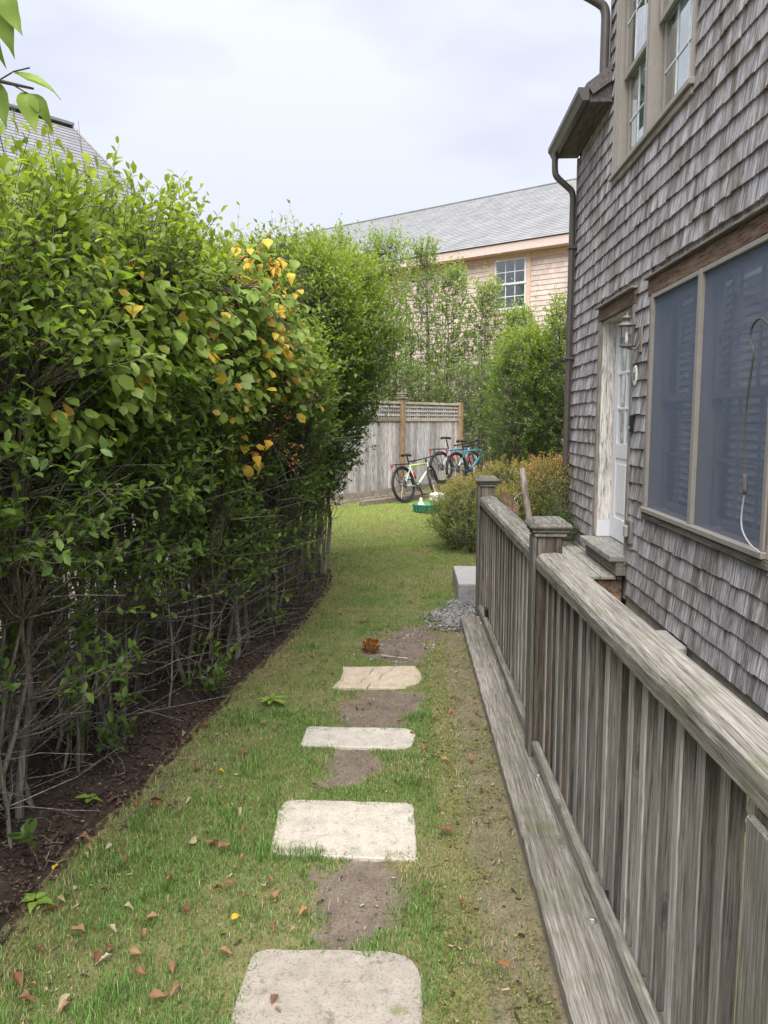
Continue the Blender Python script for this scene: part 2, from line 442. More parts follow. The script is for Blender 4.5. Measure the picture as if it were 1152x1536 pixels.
# ground sheet, one mesh out to the horizon
xs = np.concatenate([[-900, -200, -60, -20, -8, -5], np.arange(-3.2, .64, .04), [.64, .66, .9, 1.3, 1.9, 1.96], np.arange(2.0, 4.2, .2), [6, 10, 20, 60, 200, 900]])
ys = np.concatenate([[-900, -200, -60, -10, -2, 0], np.arange(1.0, 9, .04), np.arange(9, 20, .12), [21, 23, 26, 35, 60, 200, 900]])
gx, gy = np.meshgrid(xs, ys, indexing='ij')
gzv = gz(gx, gy)
far_m = (np.abs(gx) > 4.3) | (gy > 20.5) | (gy < .5)
gzv = np.where(far_m, np.clip(gzv, -.01, .27), gzv)
V = np.stack([gx, gy, gzv], -1).reshape(-1, 3)
ny = len(ys); ii, jj = np.meshgrid(np.arange(len(xs) - 1), np.arange(ny - 1), indexing='ij')
a = (ii * ny + jj).ravel(); Fq = np.stack([a, a + ny, a + ny + 1, a + 1], 1)
dm = dirt(gx, gy).ravel()
n1 = vnoise(gx * 3, gy * 3, 4).ravel()[:, None]; n2 = vnoise(gx * 22, gy * 22, 6).ravel()[:, None]
soil = np.array([.165, .134, .11]) * (.75 + .5 * n2)
thatch = (np.array([.14, .14, .055]) * (1 - n1) + np.array([.22, .19, .10]) * n1) * (.7 + .5 * n2)
c = soil * dm[:, None] + thatch * (1 - dm[:, None])
plank_side = (gx.ravel() > .22) & (gx.ravel() < .45) & (gy.ravel() < 6)
c = np.where(plank_side[:, None], c * .45 + soil * .55 * 1.1, c)
m, t, b = new_mat('ground_soil')
at = N(t, 'ShaderNodeAttribute', attribute_name='col'); gg = t.nodes.new('ShaderNodeNewGeometry')
nf = noise(t, gg.outputs['Position'], 90, 5, .7); nf2 = noise(t, gg.outputs['Position'], 9, 4, .6)
vv = ramp(t, nf, [(.3, (.62, .6, .58)), (.7, (1.25, 1.25, 1.25))]).outputs[0]
cc = mixc(t, 1.0, at.outputs['Color'], vv, 'MULTIPLY')
cc = mixc(t, 1.0, cc, ramp(t, nf2, [(.3, (.82, .82, .82)), (.7, (1.12, 1.12, 1.12))]).outputs[0], 'MULTIPLY')
t.links.new(cc, b.inputs['Base Color']); b.inputs['Roughness'].default_value = .95; b.inputs['Specular IOR Level'].default_value = .15
bump(t, b, nf, .6, .01)
g_ob = np_mesh('ground', V, Fq, 'ground_soil', cols=c, org=np.zeros(3), smooth=True)
tag(g_ob, 'lawn soil and worn earth running between hedge and house', None, kind='structure')

# ------------------------------------------------------------------ mulch bed (sheet + loose chips)
yy = np.arange(1.2, 9.6, .06); tt = np.linspace(0, 1, 22)
xr = mulch_x(yy); xl = np.full_like(yy, -2.25) + .05 * np.sin(yy * 3)
xl = np.minimum(xl, xr - .02)
MX = xr[:, None] * (1 - tt) + xl[:, None] * tt; MY = np.repeat(yy[:, None], len(tt), 1)
MZ = gz(MX, MY) + .006 + .05 * np.sin(np.pi * np.clip(tt * 1.0, 0, 1)) ** .5 * (tt < .97) + .03 * (vnoise(MX * 6, MY * 6, 8) - .5) * (tt > .02)
MZ[:, -1] = -.05; MZ[:, 0] = gz(MX[:, 0], MY[:, 0]) - .01
V = np.stack([MX, MY, MZ], -1).reshape(-1, 3); k = len(tt)
ii, jj = np.meshgrid(np.arange(len(yy) - 1), np.arange(k - 1), indexing='ij'); a = (ii * k + jj).ravel()
plain('mulch_soil', (.034, .022, .017), .95, 0, .4)
mo = np_mesh('mulch_bed', V, np.stack([a, a + 1, a + k + 1, a + k], 1), 'mulch_soil', smooth=True); tag(mo, 'dark brown bark mulch bed along the hedge foot', None, kind='structure')
def scatter_boxes(name, P, size, cols, mat, flat=.35, elong=2.2, seed=0):
    r = np.random.default_rng(seed); n = len(P)
    base = np.array([(x, y, z) for x in (-1, 1) for y in (-1, 1) for z in (-1, 1)], float) * .5
    q = np.stack([size * r.uniform(1, elong, n), size * r.uniform(.5, 1, n), size * r.uniform(.2, flat + .2, n)], 1)
    v = base[None] * q[:, None]
    v *= (1 + r.uniform(-.25, .25, v.shape))
    an = r.uniform(0, 6.28, n); tl = r.normal(0, .35, n)
    ca, sa, ct, st = np.cos(an), np.sin(an), np.cos(tl), np.sin(tl)
    x, y, z = v[..., 0], v[..., 1], v[..., 2]
    x, z = x * ct[:, None] - z * st[:, None], x * st[:, None] + z * ct[:, None]
    x, y = x * ca[:, None] - y * sa[:, None], x * sa[:, None] + y * ca[:, None]
    v = np.stack([x, y, z], -1) + P[:, None]
    f = np.array([(0, 1, 3, 2), (4, 6, 7, 5), (0, 4, 5, 1), (2, 3, 7, 6), (0, 2, 6, 4), (1, 5, 7, 3)])
    F = (np.arange(n)[:, None, None] * 8 + f[None]).reshape(-1, 4)
    return np_mesh(name, v.reshape(-1, 3), F, mat, cols=np.repeat(cols, 8, 0))
r = np.random.default_rng(3)
n = 12500
cy = 1.5 + 7.6 * r.random(n) ** 1.5; cxr = mulch_x(cy) + .03; u = r.random(n) ** 1.25
cx = cxr + (-2.15 - cxr) * u
# chips sit on the bed
tz = np.interp(u, [0, .05, .5, 1], [.0, .03, .055, .03])
P = np.stack([cx, cy, gz(cx, cy) + .008 + tz + .008 * r.random(n)], 1)
cols = np.array([.068, .046, .036]) * r.uniform(.35, 1.6, (n, 1)) * r.uniform(.9, 1.1, (n, 3))
pale = r.random(n) < .035; cols[pale] = np.array([.2, .15, .11]) * r.uniform(.6, 1.2, (pale.sum(), 1))
tag(scatter_boxes('mulch_chips', P, r.uniform(.005, .014, n), cols, 'chips', seed=4), 'loose dark bark chips covering the hedge bed', 'mulch', kind='stuff')

def pebbles(name, P, size, cols, seed=0):
    r = np.random.default_rng(seed); n = len(P)
    bm = bmesh.new(); bmesh.ops.create_icosphere(bm, subdivisions=1, radius=1); bm.verts.index_update()
    bv = np.array([v_.co[:] for v_ in bm.verts]); bf = np.array([[q.index for q in f.verts] for f in bm.faces]); bm.free()
    v = bv[None] * (1 + r.uniform(-.28, .28, (n, len(bv), 1)))
    v = v * (size[:, None] * np.stack([r.uniform(.8, 1.4, n), r.uniform(.7, 1.1, n), r.uniform(.45, .8, n)], 1))[:, None]
    an = r.uniform(0, 6.28, n); x, y = v[..., 0], v[..., 1]
    v = np.stack([x * np.cos(an)[:, None] - y * np.sin(an)[:, None], x * np.sin(an)[:, None] + y * np.cos(an)[:, None], v[..., 2]], -1) + P[:, None]
    F = (np.arange(n)[:, None, None] * len(bv) + bf[None]).reshape(-1, 3)
    return np_mesh(name, v.reshape(-1, 3), F, 'pebbles', cols=np.repeat(cols, len(bv), 0))
def greys(r, n): return np.array([.165, .163, .162]) * r.uniform(.25, 1.7, (n, 1)) * r.uniform(.94, 1.06, (n, 3))
x = r.uniform(.0, .6, 9000); y = r.uniform(5.6, 6.95, 9000); k = gravel_area(x, y) & (r.random(9000) < .85) | (gravel_area(x + .1, y + .08) & (r.random(9000) < .12)); x, y = x[k], y[k]
P = np.stack([x, y, gz(x, y) + .004 + .010 * r.random(len(x))], 1)
tag(pebbles('gravel', P, r.uniform(.007, .015, len(x)), greys(r, len(x)), 1), 'grey crushed gravel patch by the railing end', 'gravel', kind='stuff')
x = r.uniform(.78, 1.84, 3000); y = r.uniform(3.2, 6.75, 3000)
P = np.stack([x, y, np.full_like(x, -.115) + .03 * r.random(len(x))], 1)
tag(pebbles('gravel', P, r.uniform(.012, .022, len(x)), greys(r, len(x)), 2), 'grey crushed gravel strip between railing and shingled wall', 'gravel', kind='stuff')
x = r.uniform(-4.2, -2.32, 4500); y = r.uniform(2.2, 9, 4500)
P = np.stack([x, y, gz(x, y) + .012], 1)
pc = np.array([.22, .195, .18]) * r.uniform(.4, 1.4, (len(x), 1)) * r.uniform(.93, 1.07, (len(x), 3))
tag(pebbles('pebble_ground', P, r.uniform(.012, .03, len(x)), pc, 3), 'pale rounded pebbles on the far side of the hedge', 'pebbles', kind='stuff')
x = r.normal(-.1, .16, 160); y = r.uniform(5.1, 6.1, 160)
P = np.stack([x, y, gz(x, y) + .003], 1)
tag(pebbles('loose_gravel', P, r.uniform(.004, .012, 160), greys(r, 160) * 1.3, 5), 'stray gravel bits scattered over bare earth by the cracked slab', 'gravel', kind='stuff')

x = r.uniform(-.6, .3, 9000); y = r.uniform(2.1, 6.2, 9000); k = (dirt(x, y) > .3) & (r.random(9000) < .6); x, y = x[k], y[k]
P = np.stack([x, y, gz(x, y) + .001], 1); sc_ = np.array([.15, .12, .098]) * r.uniform(.5, 1.5, (len(x), 1))
tag(pebbles('soil_crumbs', P, .0018 + .006 * r.random(len(x)) ** 3, sc_, 6), 'crumbly bare soil between the stepping stones', 'soil', kind='stuff')
# ------------------------------------------------------------------ stepping stones
def stone_mat(name, base, speck, moss):
    m, t, b = new_mat(name); g = t.nodes.new('ShaderNodeNewGeometry'); p = g.outputs['Position']
    f = noise(t, p, 14, 6, .65); f2 = noise(t, p, 130, 3, .6); f3 = noise(t, p, 24, 6, .72); f4 = noise(t, p, 8, 6, .7)
    c = ramp(t, f, [(.3, tuple(q * .80 for q in base)), (.7, tuple(min(.9, q * 1.1) for q in base))]).outputs[0]
    c = mixc(t, 1.0, c, ramp(t, f2, [(.34, (.74, .72, .70)), (.5, (1, 1, 1))]).outputs[0], 'MULTIPLY')
    c = mixc(t, ramp(t, f3, [(.57, (0, 0, 0)), (.64, (speck,) * 3)]).outputs[0], c, (.15, .135, .11))
    c = mixc(t, ramp(t, f4, [(.60, (0, 0, 0)), (.68, (moss,) * 3)]).outputs[0], c, (.13, .15, .05))
    t.links.new(c, b.inputs['Base Color']); b.inputs['Roughness'].default_value = .95; b.inputs['Specular IOR Level'].default_value = .15
    bump(t, b, f2, .5, .004)
stone_mat('granite', (.27, .272, .275), .7, 0.0); stone_mat('slab_grey', (.31, .28, .245), .85, .7); stone_mat('slab_pale', (.45, .412, .36), .55, .12)
stone_mat('slab_white', (.42, .395, .355), .65, .16); stone_mat('slab_tan', (.46, .385, .305), .35, .06)
def rough_poly(corners, rad, jit, step=.045, seed=0, chips=()):
    """polygon with rounded corners (radius per corner) and a ragged outline"""
    rr = random.Random(seed); n = len(corners); pts = []
    for i in range(n):
        p = Vector((*corners[i], 0)); a_ = Vector((*corners[i - 1], 0)); b_ = Vector((*corners[(i + 1) % n], 0))
        r_ = rad[i]; A = p + (a_ - p).normalized() * r_; B = p + (b_ - p).normalized() * r_
        for k in range(6):
            t_ = k / 5; pts.append(A * (1 - t_) ** 2 + p * 2 * t_ * (1 - t_) + B * t_ * t_)
    out = []
    for i in range(len(pts)):
        p, q = pts[i], pts[(i + 1) % len(pts)]; m_ = max(1, int((q - p).length / step))
        for k in range(m_):
            w = p.lerp(q, k / m_); out.append((w.x + rr.uniform(-jit, jit), w.y + rr.uniform(-jit, jit)))
    return out
slabs = [
    ('slab_grey', [(-.50, 1.55), (.05, 1.56), (.02, 2.21), (-.50, 2.20)], [.03, .03, .12, .06], 'speckled grey concrete stepping stone with dark lichen spots and mossy corner'),
    ('slab_pale', [(-.545, 2.73), (.015, 2.71), (.005, 3.14), (-.575, 3.15)], [.05, .015, .05, .08], 'wide pale concrete stepping stone with rounded corners, second along the path'),
    ('slab_white', [(-.575, 3.71), (-.015, 3.69), (.03, 3.945), (-.575, 3.95)], [.03, .06, .11, .03], 'narrow whitish concrete stepping stone with one clipped corner'),
]
for i, (mt, cr, rd, lab) in enumerate(slabs):
    so = MB().prism(rough_poly(cr, rd, .0035, seed=i), -.05, .010, .005).build('stepping_stone', mt)
    tag(so, lab, 'stepping stone', 'stepping stones down the lawn')
cr = [(-.50, 4.565), (-.03, 4.555), (.055, 4.74), (.01, 5.0), (-.475, 4.965), (-.465, 4.80)]
st = thing('stepping_stone', (-.22, 4.78, 0), 'cracked tan concrete stepping stone broken into three pieces', 'stepping stone', 'stepping stones down the lawn')
def zig(x0, y0, x1, y1, n, j, seed):
    rr = random.Random(seed); return [(x0 + (x1 - x0) * k / n + (rr.uniform(-j, j) if 0 < k < n else 0), y0 + (y1 - y0) * k / n) for k in range(n + 1)]
c1 = [(-.44, 4.563), (-.40, 4.60), (-.335, 4.66), (-.325, 4.72), (-.285, 4.82), (-.275, 4.90), (-.245, 4.978)]
c2 = [(-.285, 4.561), (-.27, 4.64), (-.22, 4.71), (-.205, 4.80), (-.15, 4.90), (-.12, 4.988)]
g_ = .003
pcs = [[(-.50, 4.566)] + [(x - g_, y) for x, y in c1] + [(-.475, 4.965), (-.462, 4.86), (-.468, 4.72)],
       [(x + g_, y) for x, y in c1[::-1]] + [(x - g_, y) for x, y in c2][:1] + [(x - g_, y) for x, y in c2][1:],
       [(x + g_, y) for x, y in c2[::-1]] + [(-.05, 4.556), (-.028, 4.60), (.03, 4.66), (.055, 4.74), (.045, 4.86), (.008, 4.995)]]
for i, p in enumerate(pcs): MB().prism(p, -.05, .008 + .002 * i, .004).build('stone_piece', 'slab_tan', st)
SLABX = [(-.50, .05, 1.55, 2.2), (-.56, .01, 2.73, 3.14), (-.57, .02, 3.70, 3.945), (-.48, .035, 4.57, 4.98)]

# ------------------------------------------------------------------ our house: shingled wall, windows, door, eave
WX = 1.87
house = thing('shingled_house', (3.2, 5.5, -.1), 'grey weathered cedar shingle house with screened window and white door', 'house')
core = MB()
def wpan(y0, y1, z0, z1): core.box((WX, y0, z0), (WX + .12, y1, z1))
WY0, WYU, WYE = 1.0, 7.86, 9.26
DY0, DY1, DZ0, DZ1 = 6.74, 7.86, .47, 2.62
NY0, NY1, NZ0, NZ1 = 4.06, 6.20, .93, 2.62
UY0, UY1, UZ0, UZ1 = 5.50, 7.60, 3.90, 5.70
wpan(WY0, NY0, .12, 3.2); wpan(NY0, NY1, .12, NZ0); wpan(NY0, NY1, NZ1, 3.2); wpan(NY1, DY0, .12, 3.2)
wpan(DY0, DY1, DZ1, 3.2); wpan(DY1, WYE, .07, 3.2); wpan(DY0, DY1, .07, DZ0 - .06)
wpan(WY0, UY0, 3.2, 7.0); wpan(UY0, UY1, 3.2, UZ0); wpan(UY0, UY1, UZ1, 7.0); wpan(UY1, WYU, 3.2, 7.0); wpan(WYU, WYE, 3.2, 4.70)
core.box((WX, WYE - .1, .07), (6.5, WYE, 4.7)); core.box((WX, WYU - .1, 4.7), (6.5, WYU, 7.0))
wall = core.build('wall', 'weathered_shingle', house)
MB().box((WX + .02, WY0, -.3), (WX + .12, 6.78, .118)).build('foundation', 'concrete', house)
# shingles
SH = []
rr = random.Random(5)
def spans(z0, z1):
    blocks = []
    for y0, y1, b0, b1 in ((NY0 - .03, NY1 + .07, NZ0 - .06, NZ1 + .14), (DY0 - .065, DY1 + .09, 0, DZ1 + .145), (UY0 - .01, UY1 + .02, UZ0 - .09, UZ1 + .1)):
        if z1 > b0 + .05 and z0 < b1 - .05: blocks.append((y0, y1))
    ye = WYE if z0 < 4.60 else WYU
    y = WY0; out = []
    for b0, b1 in sorted(blocks): out.append((y, b0)); y = b1
    out.append((y, ye)); return [q for q in out if q[1] - q[0] > .01]
EXP = .142
zz = .135; row = 0
while zz < 6.6:
    zt = min(zz + EXP + .03, 4.62) if zz < 4.6 else zz + EXP + .03
    for a_, b_ in spans(zz, zz + EXP):
        y = a_
        while y < b_ - .012:
            w = rr.choice([.075, .09, .11, .125, .14, .16, .19]) * rr.uniform(.9, 1.1)
            if y < 3.2: w *= 1.6
            e = min(y + w, b_)
            if b_ - e < .035: e = b_
            SH.append((y + .0012, e - .0012, zz + rr.uniform(-.006, .005), zt, rr.uniform(.015, .024), rr.uniform(-.002, .002)))
            y = e
    zz += EXP; row += 1
def shingle_geo(m_, s):
    y0, y1, z0, z1, th, tl = s
    # each shingle leans out at its butt and laps under the course above
    zb = z0 + tl
    xo, xt = WX - th - .004, WX - .0025
    m_.add([(WX - .001, y0, z0), (WX - .001, y1, zb), (xo, y1, zb), (xo, y0, z0), (WX - .0008, y0, z1), (WX - .0008, y1, z1), (xt, y1, z1), (xt, y0, z1)],
           [(0, 1, 2, 3), (3, 2, 6, 7), (0, 3, 7, 4), (1, 5, 6, 2), (4, 7, 6, 5)])
CAMP = np.array([0, 0, 1.65])
def score(s):
    y, z = (s[0] + s[1]) / 2, (s[2] + s[3]) / 2
    px = 622 + WX / y * F_PX; py = 630 - (z - 1.65) / y * F_PX
    if not (0 < px + (py - 768) * -.03 < 1150 and -40 < py < 1240): return 0
    if py > 770 + (px - 800) * 1.0 and z < .9: return 0     # behind the railing
    return (s[1] - s[0]) * WX / y ** 3
order = sorted(range(len(SH)), key=lambda i: -score(SH[i]))
top = set(i for i in order[:300] if score(SH[i]) > 0)
rest = MB()
for i, s_ in enumerate(SH):
    if i in top: q = MB(); shingle_geo(q, s_); q.build('shingle', 'weathered_shingle', wall)
    else: shingle_geo(rest, s_)
tag(rest.build('shingle_courses', 'weathered_shingle', wall), kind='stuff')
# corner boards
MB().box((WX - .024, WYE - .001, .05), (WX + .05, WYE + .03, 4.62), .004).build('corner_board', 'trim_wood', house)
MB().box((WX - .024, WYU + .001, 5.0), (WX + .05, WYU + .03, 6.8), .004).build('corner_board', 'trim_wood', house)

# big screened window (two double hung units)
win = thing('window', (WX, 5.13, NZ0), 'x', 'x'); 
for kk in ('label', 'category'): del win[kk]
def aspart(e, parent):
    e.parent = parent; e.location = Vector(np.array(WLOC[e.name]) - np.array(WLOC[parent.name])); return e
aspart(win, house)
MID = 5.16
hb = MB().box((WX - .030, NY0 - .10, NZ1 + .0), (WX + .02, NY1 + .115, NZ1 + .125), .004).build('head_board', 'cedar_head', house)
MB().box((WX - .065, NY0 - .12, NZ1 + .126), (WX + .01, NY1 + .135, NZ1 + .146), .004).build('drip_cap', 'trim_wood_Y', house)
fr = MB()
fr.box((WX - .036, NY1 - .045, NZ0 + .03), (WX + .12, NY1, NZ1 - .002), .004)
fr.box((WX - .036, NY0, NZ0 + .03), (WX + .12, NY0 + .045, NZ1 - .002), .004)
fr.box((WX - .040, MID - .03, NZ0 + .03), (WX + .12, MID + .03, NZ1 - .003), .004)
fr.box((WX - .034, NY0 + .045, NZ1 - .035), (WX + .12, MID - .03, NZ1 - .002), .004); fr.box((WX - .034, MID + .03, NZ1 - .035), (WX + .12, NY1 - .045, NZ1 - .002), .004)
fr.build('frame', 'window_frame', win)
MB().box((WX - .055, NY0 - .02, NZ0 - .01), (WX + .12, MID + .015, NZ0 + .03), .006).box((WX - .055, MID + .018, NZ0 - .01), (WX + .12, NY1 + .015, NZ0 + .03), .006).build('sill', 'window_frame', win)
MB().box((WX - .04, NY0 - .06, NZ0 - .062), (WX + .02, NY1 + .03, NZ0 - .012), .004).build('apron', 'trim_wood_Y', win)
MB().box((WX - .026, NY1 + .001, NZ0 - .01), (WX + .01, NY1 + .06, NZ1 - .001), .003).build('side_casing', 'trim_wood', house)
MB().box((WX - .026, NY0 - .03, NZ0 - .01), (WX + .01, NY0 - .001, NZ1 - .001), .003).build('side_casing', 'trim_wood', house)
for y0, y1 in ((NY0 + .045, MID - .03), (MID + .03, NY1 - .045)):
    MB().add([(WX - .012, y0, NZ0 + .03), (WX - .012, y1, NZ0 + .03), (WX - .012, y1, NZ1 - .035), (WX - .012, y0, NZ1 - .035)], [(0, 1, 2, 3)]).build('insect_screen', 'insect_screen', win)
    zm = (NZ0 + NZ1) / 2 + .03
    for k, (z0, z1, xo) in enumerate(((NZ0 + .035, zm + .02, .085), (zm - .02, NZ1 - .04, .055))):
        sash = MB(); a0, a1 = y0 + .02, y1 - .02
        sash.box((WX + xo, a0, z0), (WX + xo + .03, a0 + .05, z1), .003).box((WX + xo, a1 - .05, z0), (WX + xo + .03, a1, z1), .003)
        sash.box((WX + xo + .001, a0 + .05, z0), (WX + xo + .029, a1 - .05, z0 + .055), .003).box((WX + xo + .001, a0 + .05, z1 - .045), (WX + xo + .029, a1 - .05, z1), .003)
        sash.build('sash', 'sash_vinyl', win)
        for q in (1, 2):
            ym = a0 + .05 + (a1 - a0 - .1) * q / 3
            MB().box((WX + xo + .004, ym - .008, z0 + .055), (WX + xo + .024, ym + .008, z1 - .045)).build('muntin', 'sash_vinyl', win)
        zc = (z0 + z1) / 2
        MB().box((WX + xo + .002, a0 + .05, zc - .008), (WX + xo + .026, a1 - .05, zc + .008)).build('muntin', 'sash_vinyl', win)
        MB().box((WX + xo + .012, a0 + .048, z0 + .053), (WX + xo + .016, a1 - .048, z1 - .043)).build('pane', 'sash_glass', win)
    # venetian blind behind the glass
    zb = NZ0 + .10; sl = []
    sm = None
    while zb < NZ1 - .06:
        v0 = MB().add([(WX + .175, y0 + .03, zb + .004), (WX + .175, y1 - .03, zb + .004), (WX + .197, y1 - .03, zb + .046), (WX + .197, y0 + .03, zb + .046)] + [(WX + .178, y0 + .03, zb + .003), (WX + .178, y1 - .03, zb + .003), (WX + .2, y1 - .03, zb + .045), (WX + .2, y0 + .03, zb + .045)],
                      [(0, 1, 2, 3), (7, 6, 5, 4), (0, 4, 5, 1), (2, 6, 7, 3)])
        v0.build('blind_slat', 'blind_white', win); zb += .055
    MB().box((WX + .03, y1 - .30, NZ0 + .045), (WX + .05, y1 - .24, NZ0 + .052)).build('sash_lift', 'white_line', win)
MB().box((WX + .30, 2.0, .2), (WX + .34, 6.75, 3.1)).build('room_backing', 'room_dark', house)

# upper windows
for i, (y0, y1) in enumerate(((6.62, 7.50), (5.62, 6.50))):
    uw = thing('upper_window', (WX, (y0 + y1) / 2, UZ0), 'x', 'x')
    for kk in ('label', 'category'): del uw[kk]
    aspart(uw, house)
    fr = MB()
    for q in (0, 1, 2):   # stepped casing: outer board, inner bead
        e = .11 - .035 * q if True else 0
        d = .034 - .012 * q
        fr.box((WX - d, y0 - e, UZ0 + .02), (WX + .1, y0 - e + .034, UZ1 - .01), .003)
        fr.box((WX - d, y1 + e - .034, UZ0 + .02), (WX + .1, y1 + e, UZ1 - .01), .003)
    fr.box((WX - .03, y0 - .004, UZ1 - .05), (WX + .1, y1 + .004, UZ1 - .012), .003)
    fr.build('frame', 'window_frame', uw)
    zm = 4.74
    for k, (z0, z1, xo) in enumerate(((UZ0 + .03, zm + .02, .07), (zm - .02, UZ1 - .055, .025))):
        sash = MB(); sash.box((WX + xo, y0 + .008, z0), (WX + xo + .03, y0 + .05, z1), .003).box((WX + xo, y1 - .05, z0), (WX + xo + .03, y1 - .008, z1), .003)
        sash.box((WX + xo + .001, y0 + .05, z0), (WX + xo + .029, y1 - .05, z0 + .05), .003).box((WX + xo + .001, y0 + .05, z1 - .04), (WX + xo + .029, y1 - .05, z1), .003)
        sash.build('sash', 'window_frame', uw)
        for q in (1, 2):
            ym = y0 + .05 + (y1 - y0 - .1) * q / 3
            MB().box((WX + xo + .006, ym - .007, z0 + .05), (WX + xo + .022, ym + .007, z1 - .04)).build('muntin', 'far_white', uw)
        zc = (z0 + z1) / 2
        MB().box((WX + xo + .005, y0 + .05, zc - .007), (WX + xo + .023, y1 - .05, zc + .007)).build('muntin', 'far_white', uw)
        MB().box((WX + xo + .012, y0 + .048, z0 + .048), (WX + xo + .016, y1 - .048, z1 - .038)).build('pane', 'window_glass', uw)
    cu = MB()
    for k in range(26):
        ya = y0 + (y1 - y0) * k / 26; yb = y0 + (y1 - y0) * (k + 1) / 26; xa = .16 + .018 * math.sin(k * 1.7); xb = .16 + .018 * math.sin((k + 1) * 1.7)
        cu.add([(WX + xa, ya, UZ0), (WX + xb, yb, UZ0), (WX + xb, yb, UZ1), (WX + xa, ya, UZ1)], [(0, 1, 2, 3)])
    cu.build('curtain', 'curtain', uw)
MB().box((WX - .06, UY0 - .02, UZ0 - .028), (WX + .1, UY1 + .02, UZ0 + .018), .006).build('window_sill', 'window_frame', house)
MB().box((WX - .035, UY0, UZ0 - .085), (WX + .02, UY1, UZ0 - .03), .004).build('window_apron', 'trim_wood_Y', house)
MB().box((WX + .30, 5.3, 3.3), (WX + .34, 7.7, 6.5)).build('room_backing', 'room_dark', house)

# door
door = thing('door', (WX + .17, 7.3, DZ0), 'x', 'x')
for kk in ('label', 'category'): del door[kk]
aspart(door, house)
DX = WX + .122
leaf = MB(); a0, a1 = DY0 + .05, DY1 - .03
leaf.box((DX, a0, DZ0 + .01), (DX + .04, a0 + .13, DZ1 - .03), .002).box((DX, a1 - .13, DZ0 + .01), (DX + .04, a1, DZ1 - .03), .002)
zg = DZ0 + .95
for z0, z1 in ((DZ0 + .01, DZ0 + .22), (zg - .14, zg), (DZ1 - .18, DZ1 - .03)): leaf.box((DX + .0005, a0 + .13, z0), (DX + .04, a1 - .13, z1), .002)
leaf.box((DX + .012, a0 + .13, DZ0 + .22), (DX + .035, a1 - .13, zg - .14))
leaf.build('door_leaf', 'white_paint', door)
ymid = (a0 + a1) / 2
for p0, p1 in ((a0 + .18, ymid - .03), (ymid + .03, a1 - .18)):
    MB().box((DX + .002, p0, DZ0 + .27), (DX + .014, p1, zg - .19), .008).build('door_panel', 'white_paint', door)
MB().box((DX + .018, a0 + .128, zg - .002), (DX + .022, a1 - .128, DZ1 - .178)).build('pane', 'sash_glass', door)
for q in (1, 2):
    zq = zg + (DZ1 - .18 - zg) * q / 3
    MB().box((DX + .004, a0 + .13, zq - .012), (DX + .034, a1 - .13, zq + .012), .003).build('muntin', 'white_paint', door)
    yq = a0 + .13 + (a1 - a0 - .26) * q / 3
    MB().box((DX + .006, yq - .012, zg), (DX + .032, yq + .012, DZ1 - .18), .003).build('muntin', 'white_paint', door)
MB().box((DX + .10, a0, zg - .1), (DX + .12, a1, DZ1)).build('door_curtain', 'blind_white', door)
kn = MB().lathe((0, 0, 0), [(.012, 0), (.012, .03), (.03, .04), (.033, .06), (.02, .072)], 12); kn.xf(Matrix.Translation((DX, a0 + .07, DZ0 + .98)) @ Matrix.Rotation(math.radians(-90), 4, 'Y')).build('door_knob', 'steel', door, True)
MB().box((WX - .002, DY1 - .006, DZ0 + .17), (DX + .06, DY1 + .03, DZ1 - .001)).build('jamb', 'peeling_paint', house)
MB().box((WX + .002, DY0 - .03, DZ0 + .17), (DX + .06, DY0 + .006, DZ1 - .001)).build('jamb', 'peeling_paint', house)
MB().box((WX - .004, DY1 - .010, DZ0), (DX + .06, DY1 + .03, DZ0 + .168), .002).build('jamb_base', 'white_paint', house)
MB().box((WX + .003, DY0 + .007, DZ1 - .006), (DX + .06, DY1 - .007, DZ1 + .03)).build('head_jamb', 'peeling_paint', house)
MB().box((WX - .03, DY1 + .001, DZ0 - .0), (WX - .001, DY1 + .085, DZ1 + .0), .003).build('door_casing', 'trim_wood', house)
MB().box((WX - .03, DY0 - .06, DZ0 - .08), (WX - .001, DY0 - .001, DZ1 + .0), .003).build('door_casing', 'trim_wood', house)
MB().box((WX - .032, DY0 - .065, DZ1 + .002), (WX + .02, DY1 + .09, DZ1 + .125), .004).build('door_head_board', 'cedar_head', house)
MB().box((WX - .07, DY0 - .085, DZ1 + .126), (WX + .01, DY1 + .11, DZ1 + .144), .004).build('door_drip_cap', 'trim_wood_Y', house)
MB().box((WX - .16, DY0 - .055, DZ0 - .055), (DX + .05, DY1 + .06, DZ0 - .004), .006).build('threshold', 'deck_wood', house)
MB().box((WX - .10, DY0 - .045, .29), (WX + .02, DY1 + .03, DZ0 - .056), .003).build('riser', 'trim_wood_Y', house)

# eave with gutter and downspouts
EZ = 4.65; EX = 1.655
ev = MB().box((EX, WYU - .10, EZ), (WX - .001, WYE + .10, EZ + .03)); ev.build('soffit', 'soffit_wood', house)
MB().box((EX - .02, WYU - .10, EZ - .005), (EX - .001, WYE + .10, EZ + .13), .003).build('fascia', 'soffit_wood', house)
ex = MB(); zr0 = EZ + .14
sl_ = .72
def rz(x): return zr0 + (x - EX) * sl_
ex.add([(EX - .05, WYU - .13, rz(EX - .05)), (WX + 1.6, WYU - .13, rz(WX + 1.6)), (WX + 1.6, WYE + .13, rz(WX + 1.6)), (EX - .05, WYE + .13, rz(EX - .05)),
        (EX - .05, WYU - .13, rz(EX - .05) + .05), (WX + 1.6, WYU - .13, rz(WX + 1.6) + .05), (WX + 1.6, WYE + .13, rz(WX + 1.6) + .05), (EX - .05, WYE + .13, rz(EX - .05) + .05)],
       [(0, 3, 2, 1), (4, 5, 6, 7), (0, 1, 5, 4), (1, 2, 6, 5), (2, 3, 7, 6), (3, 0, 4, 7)])
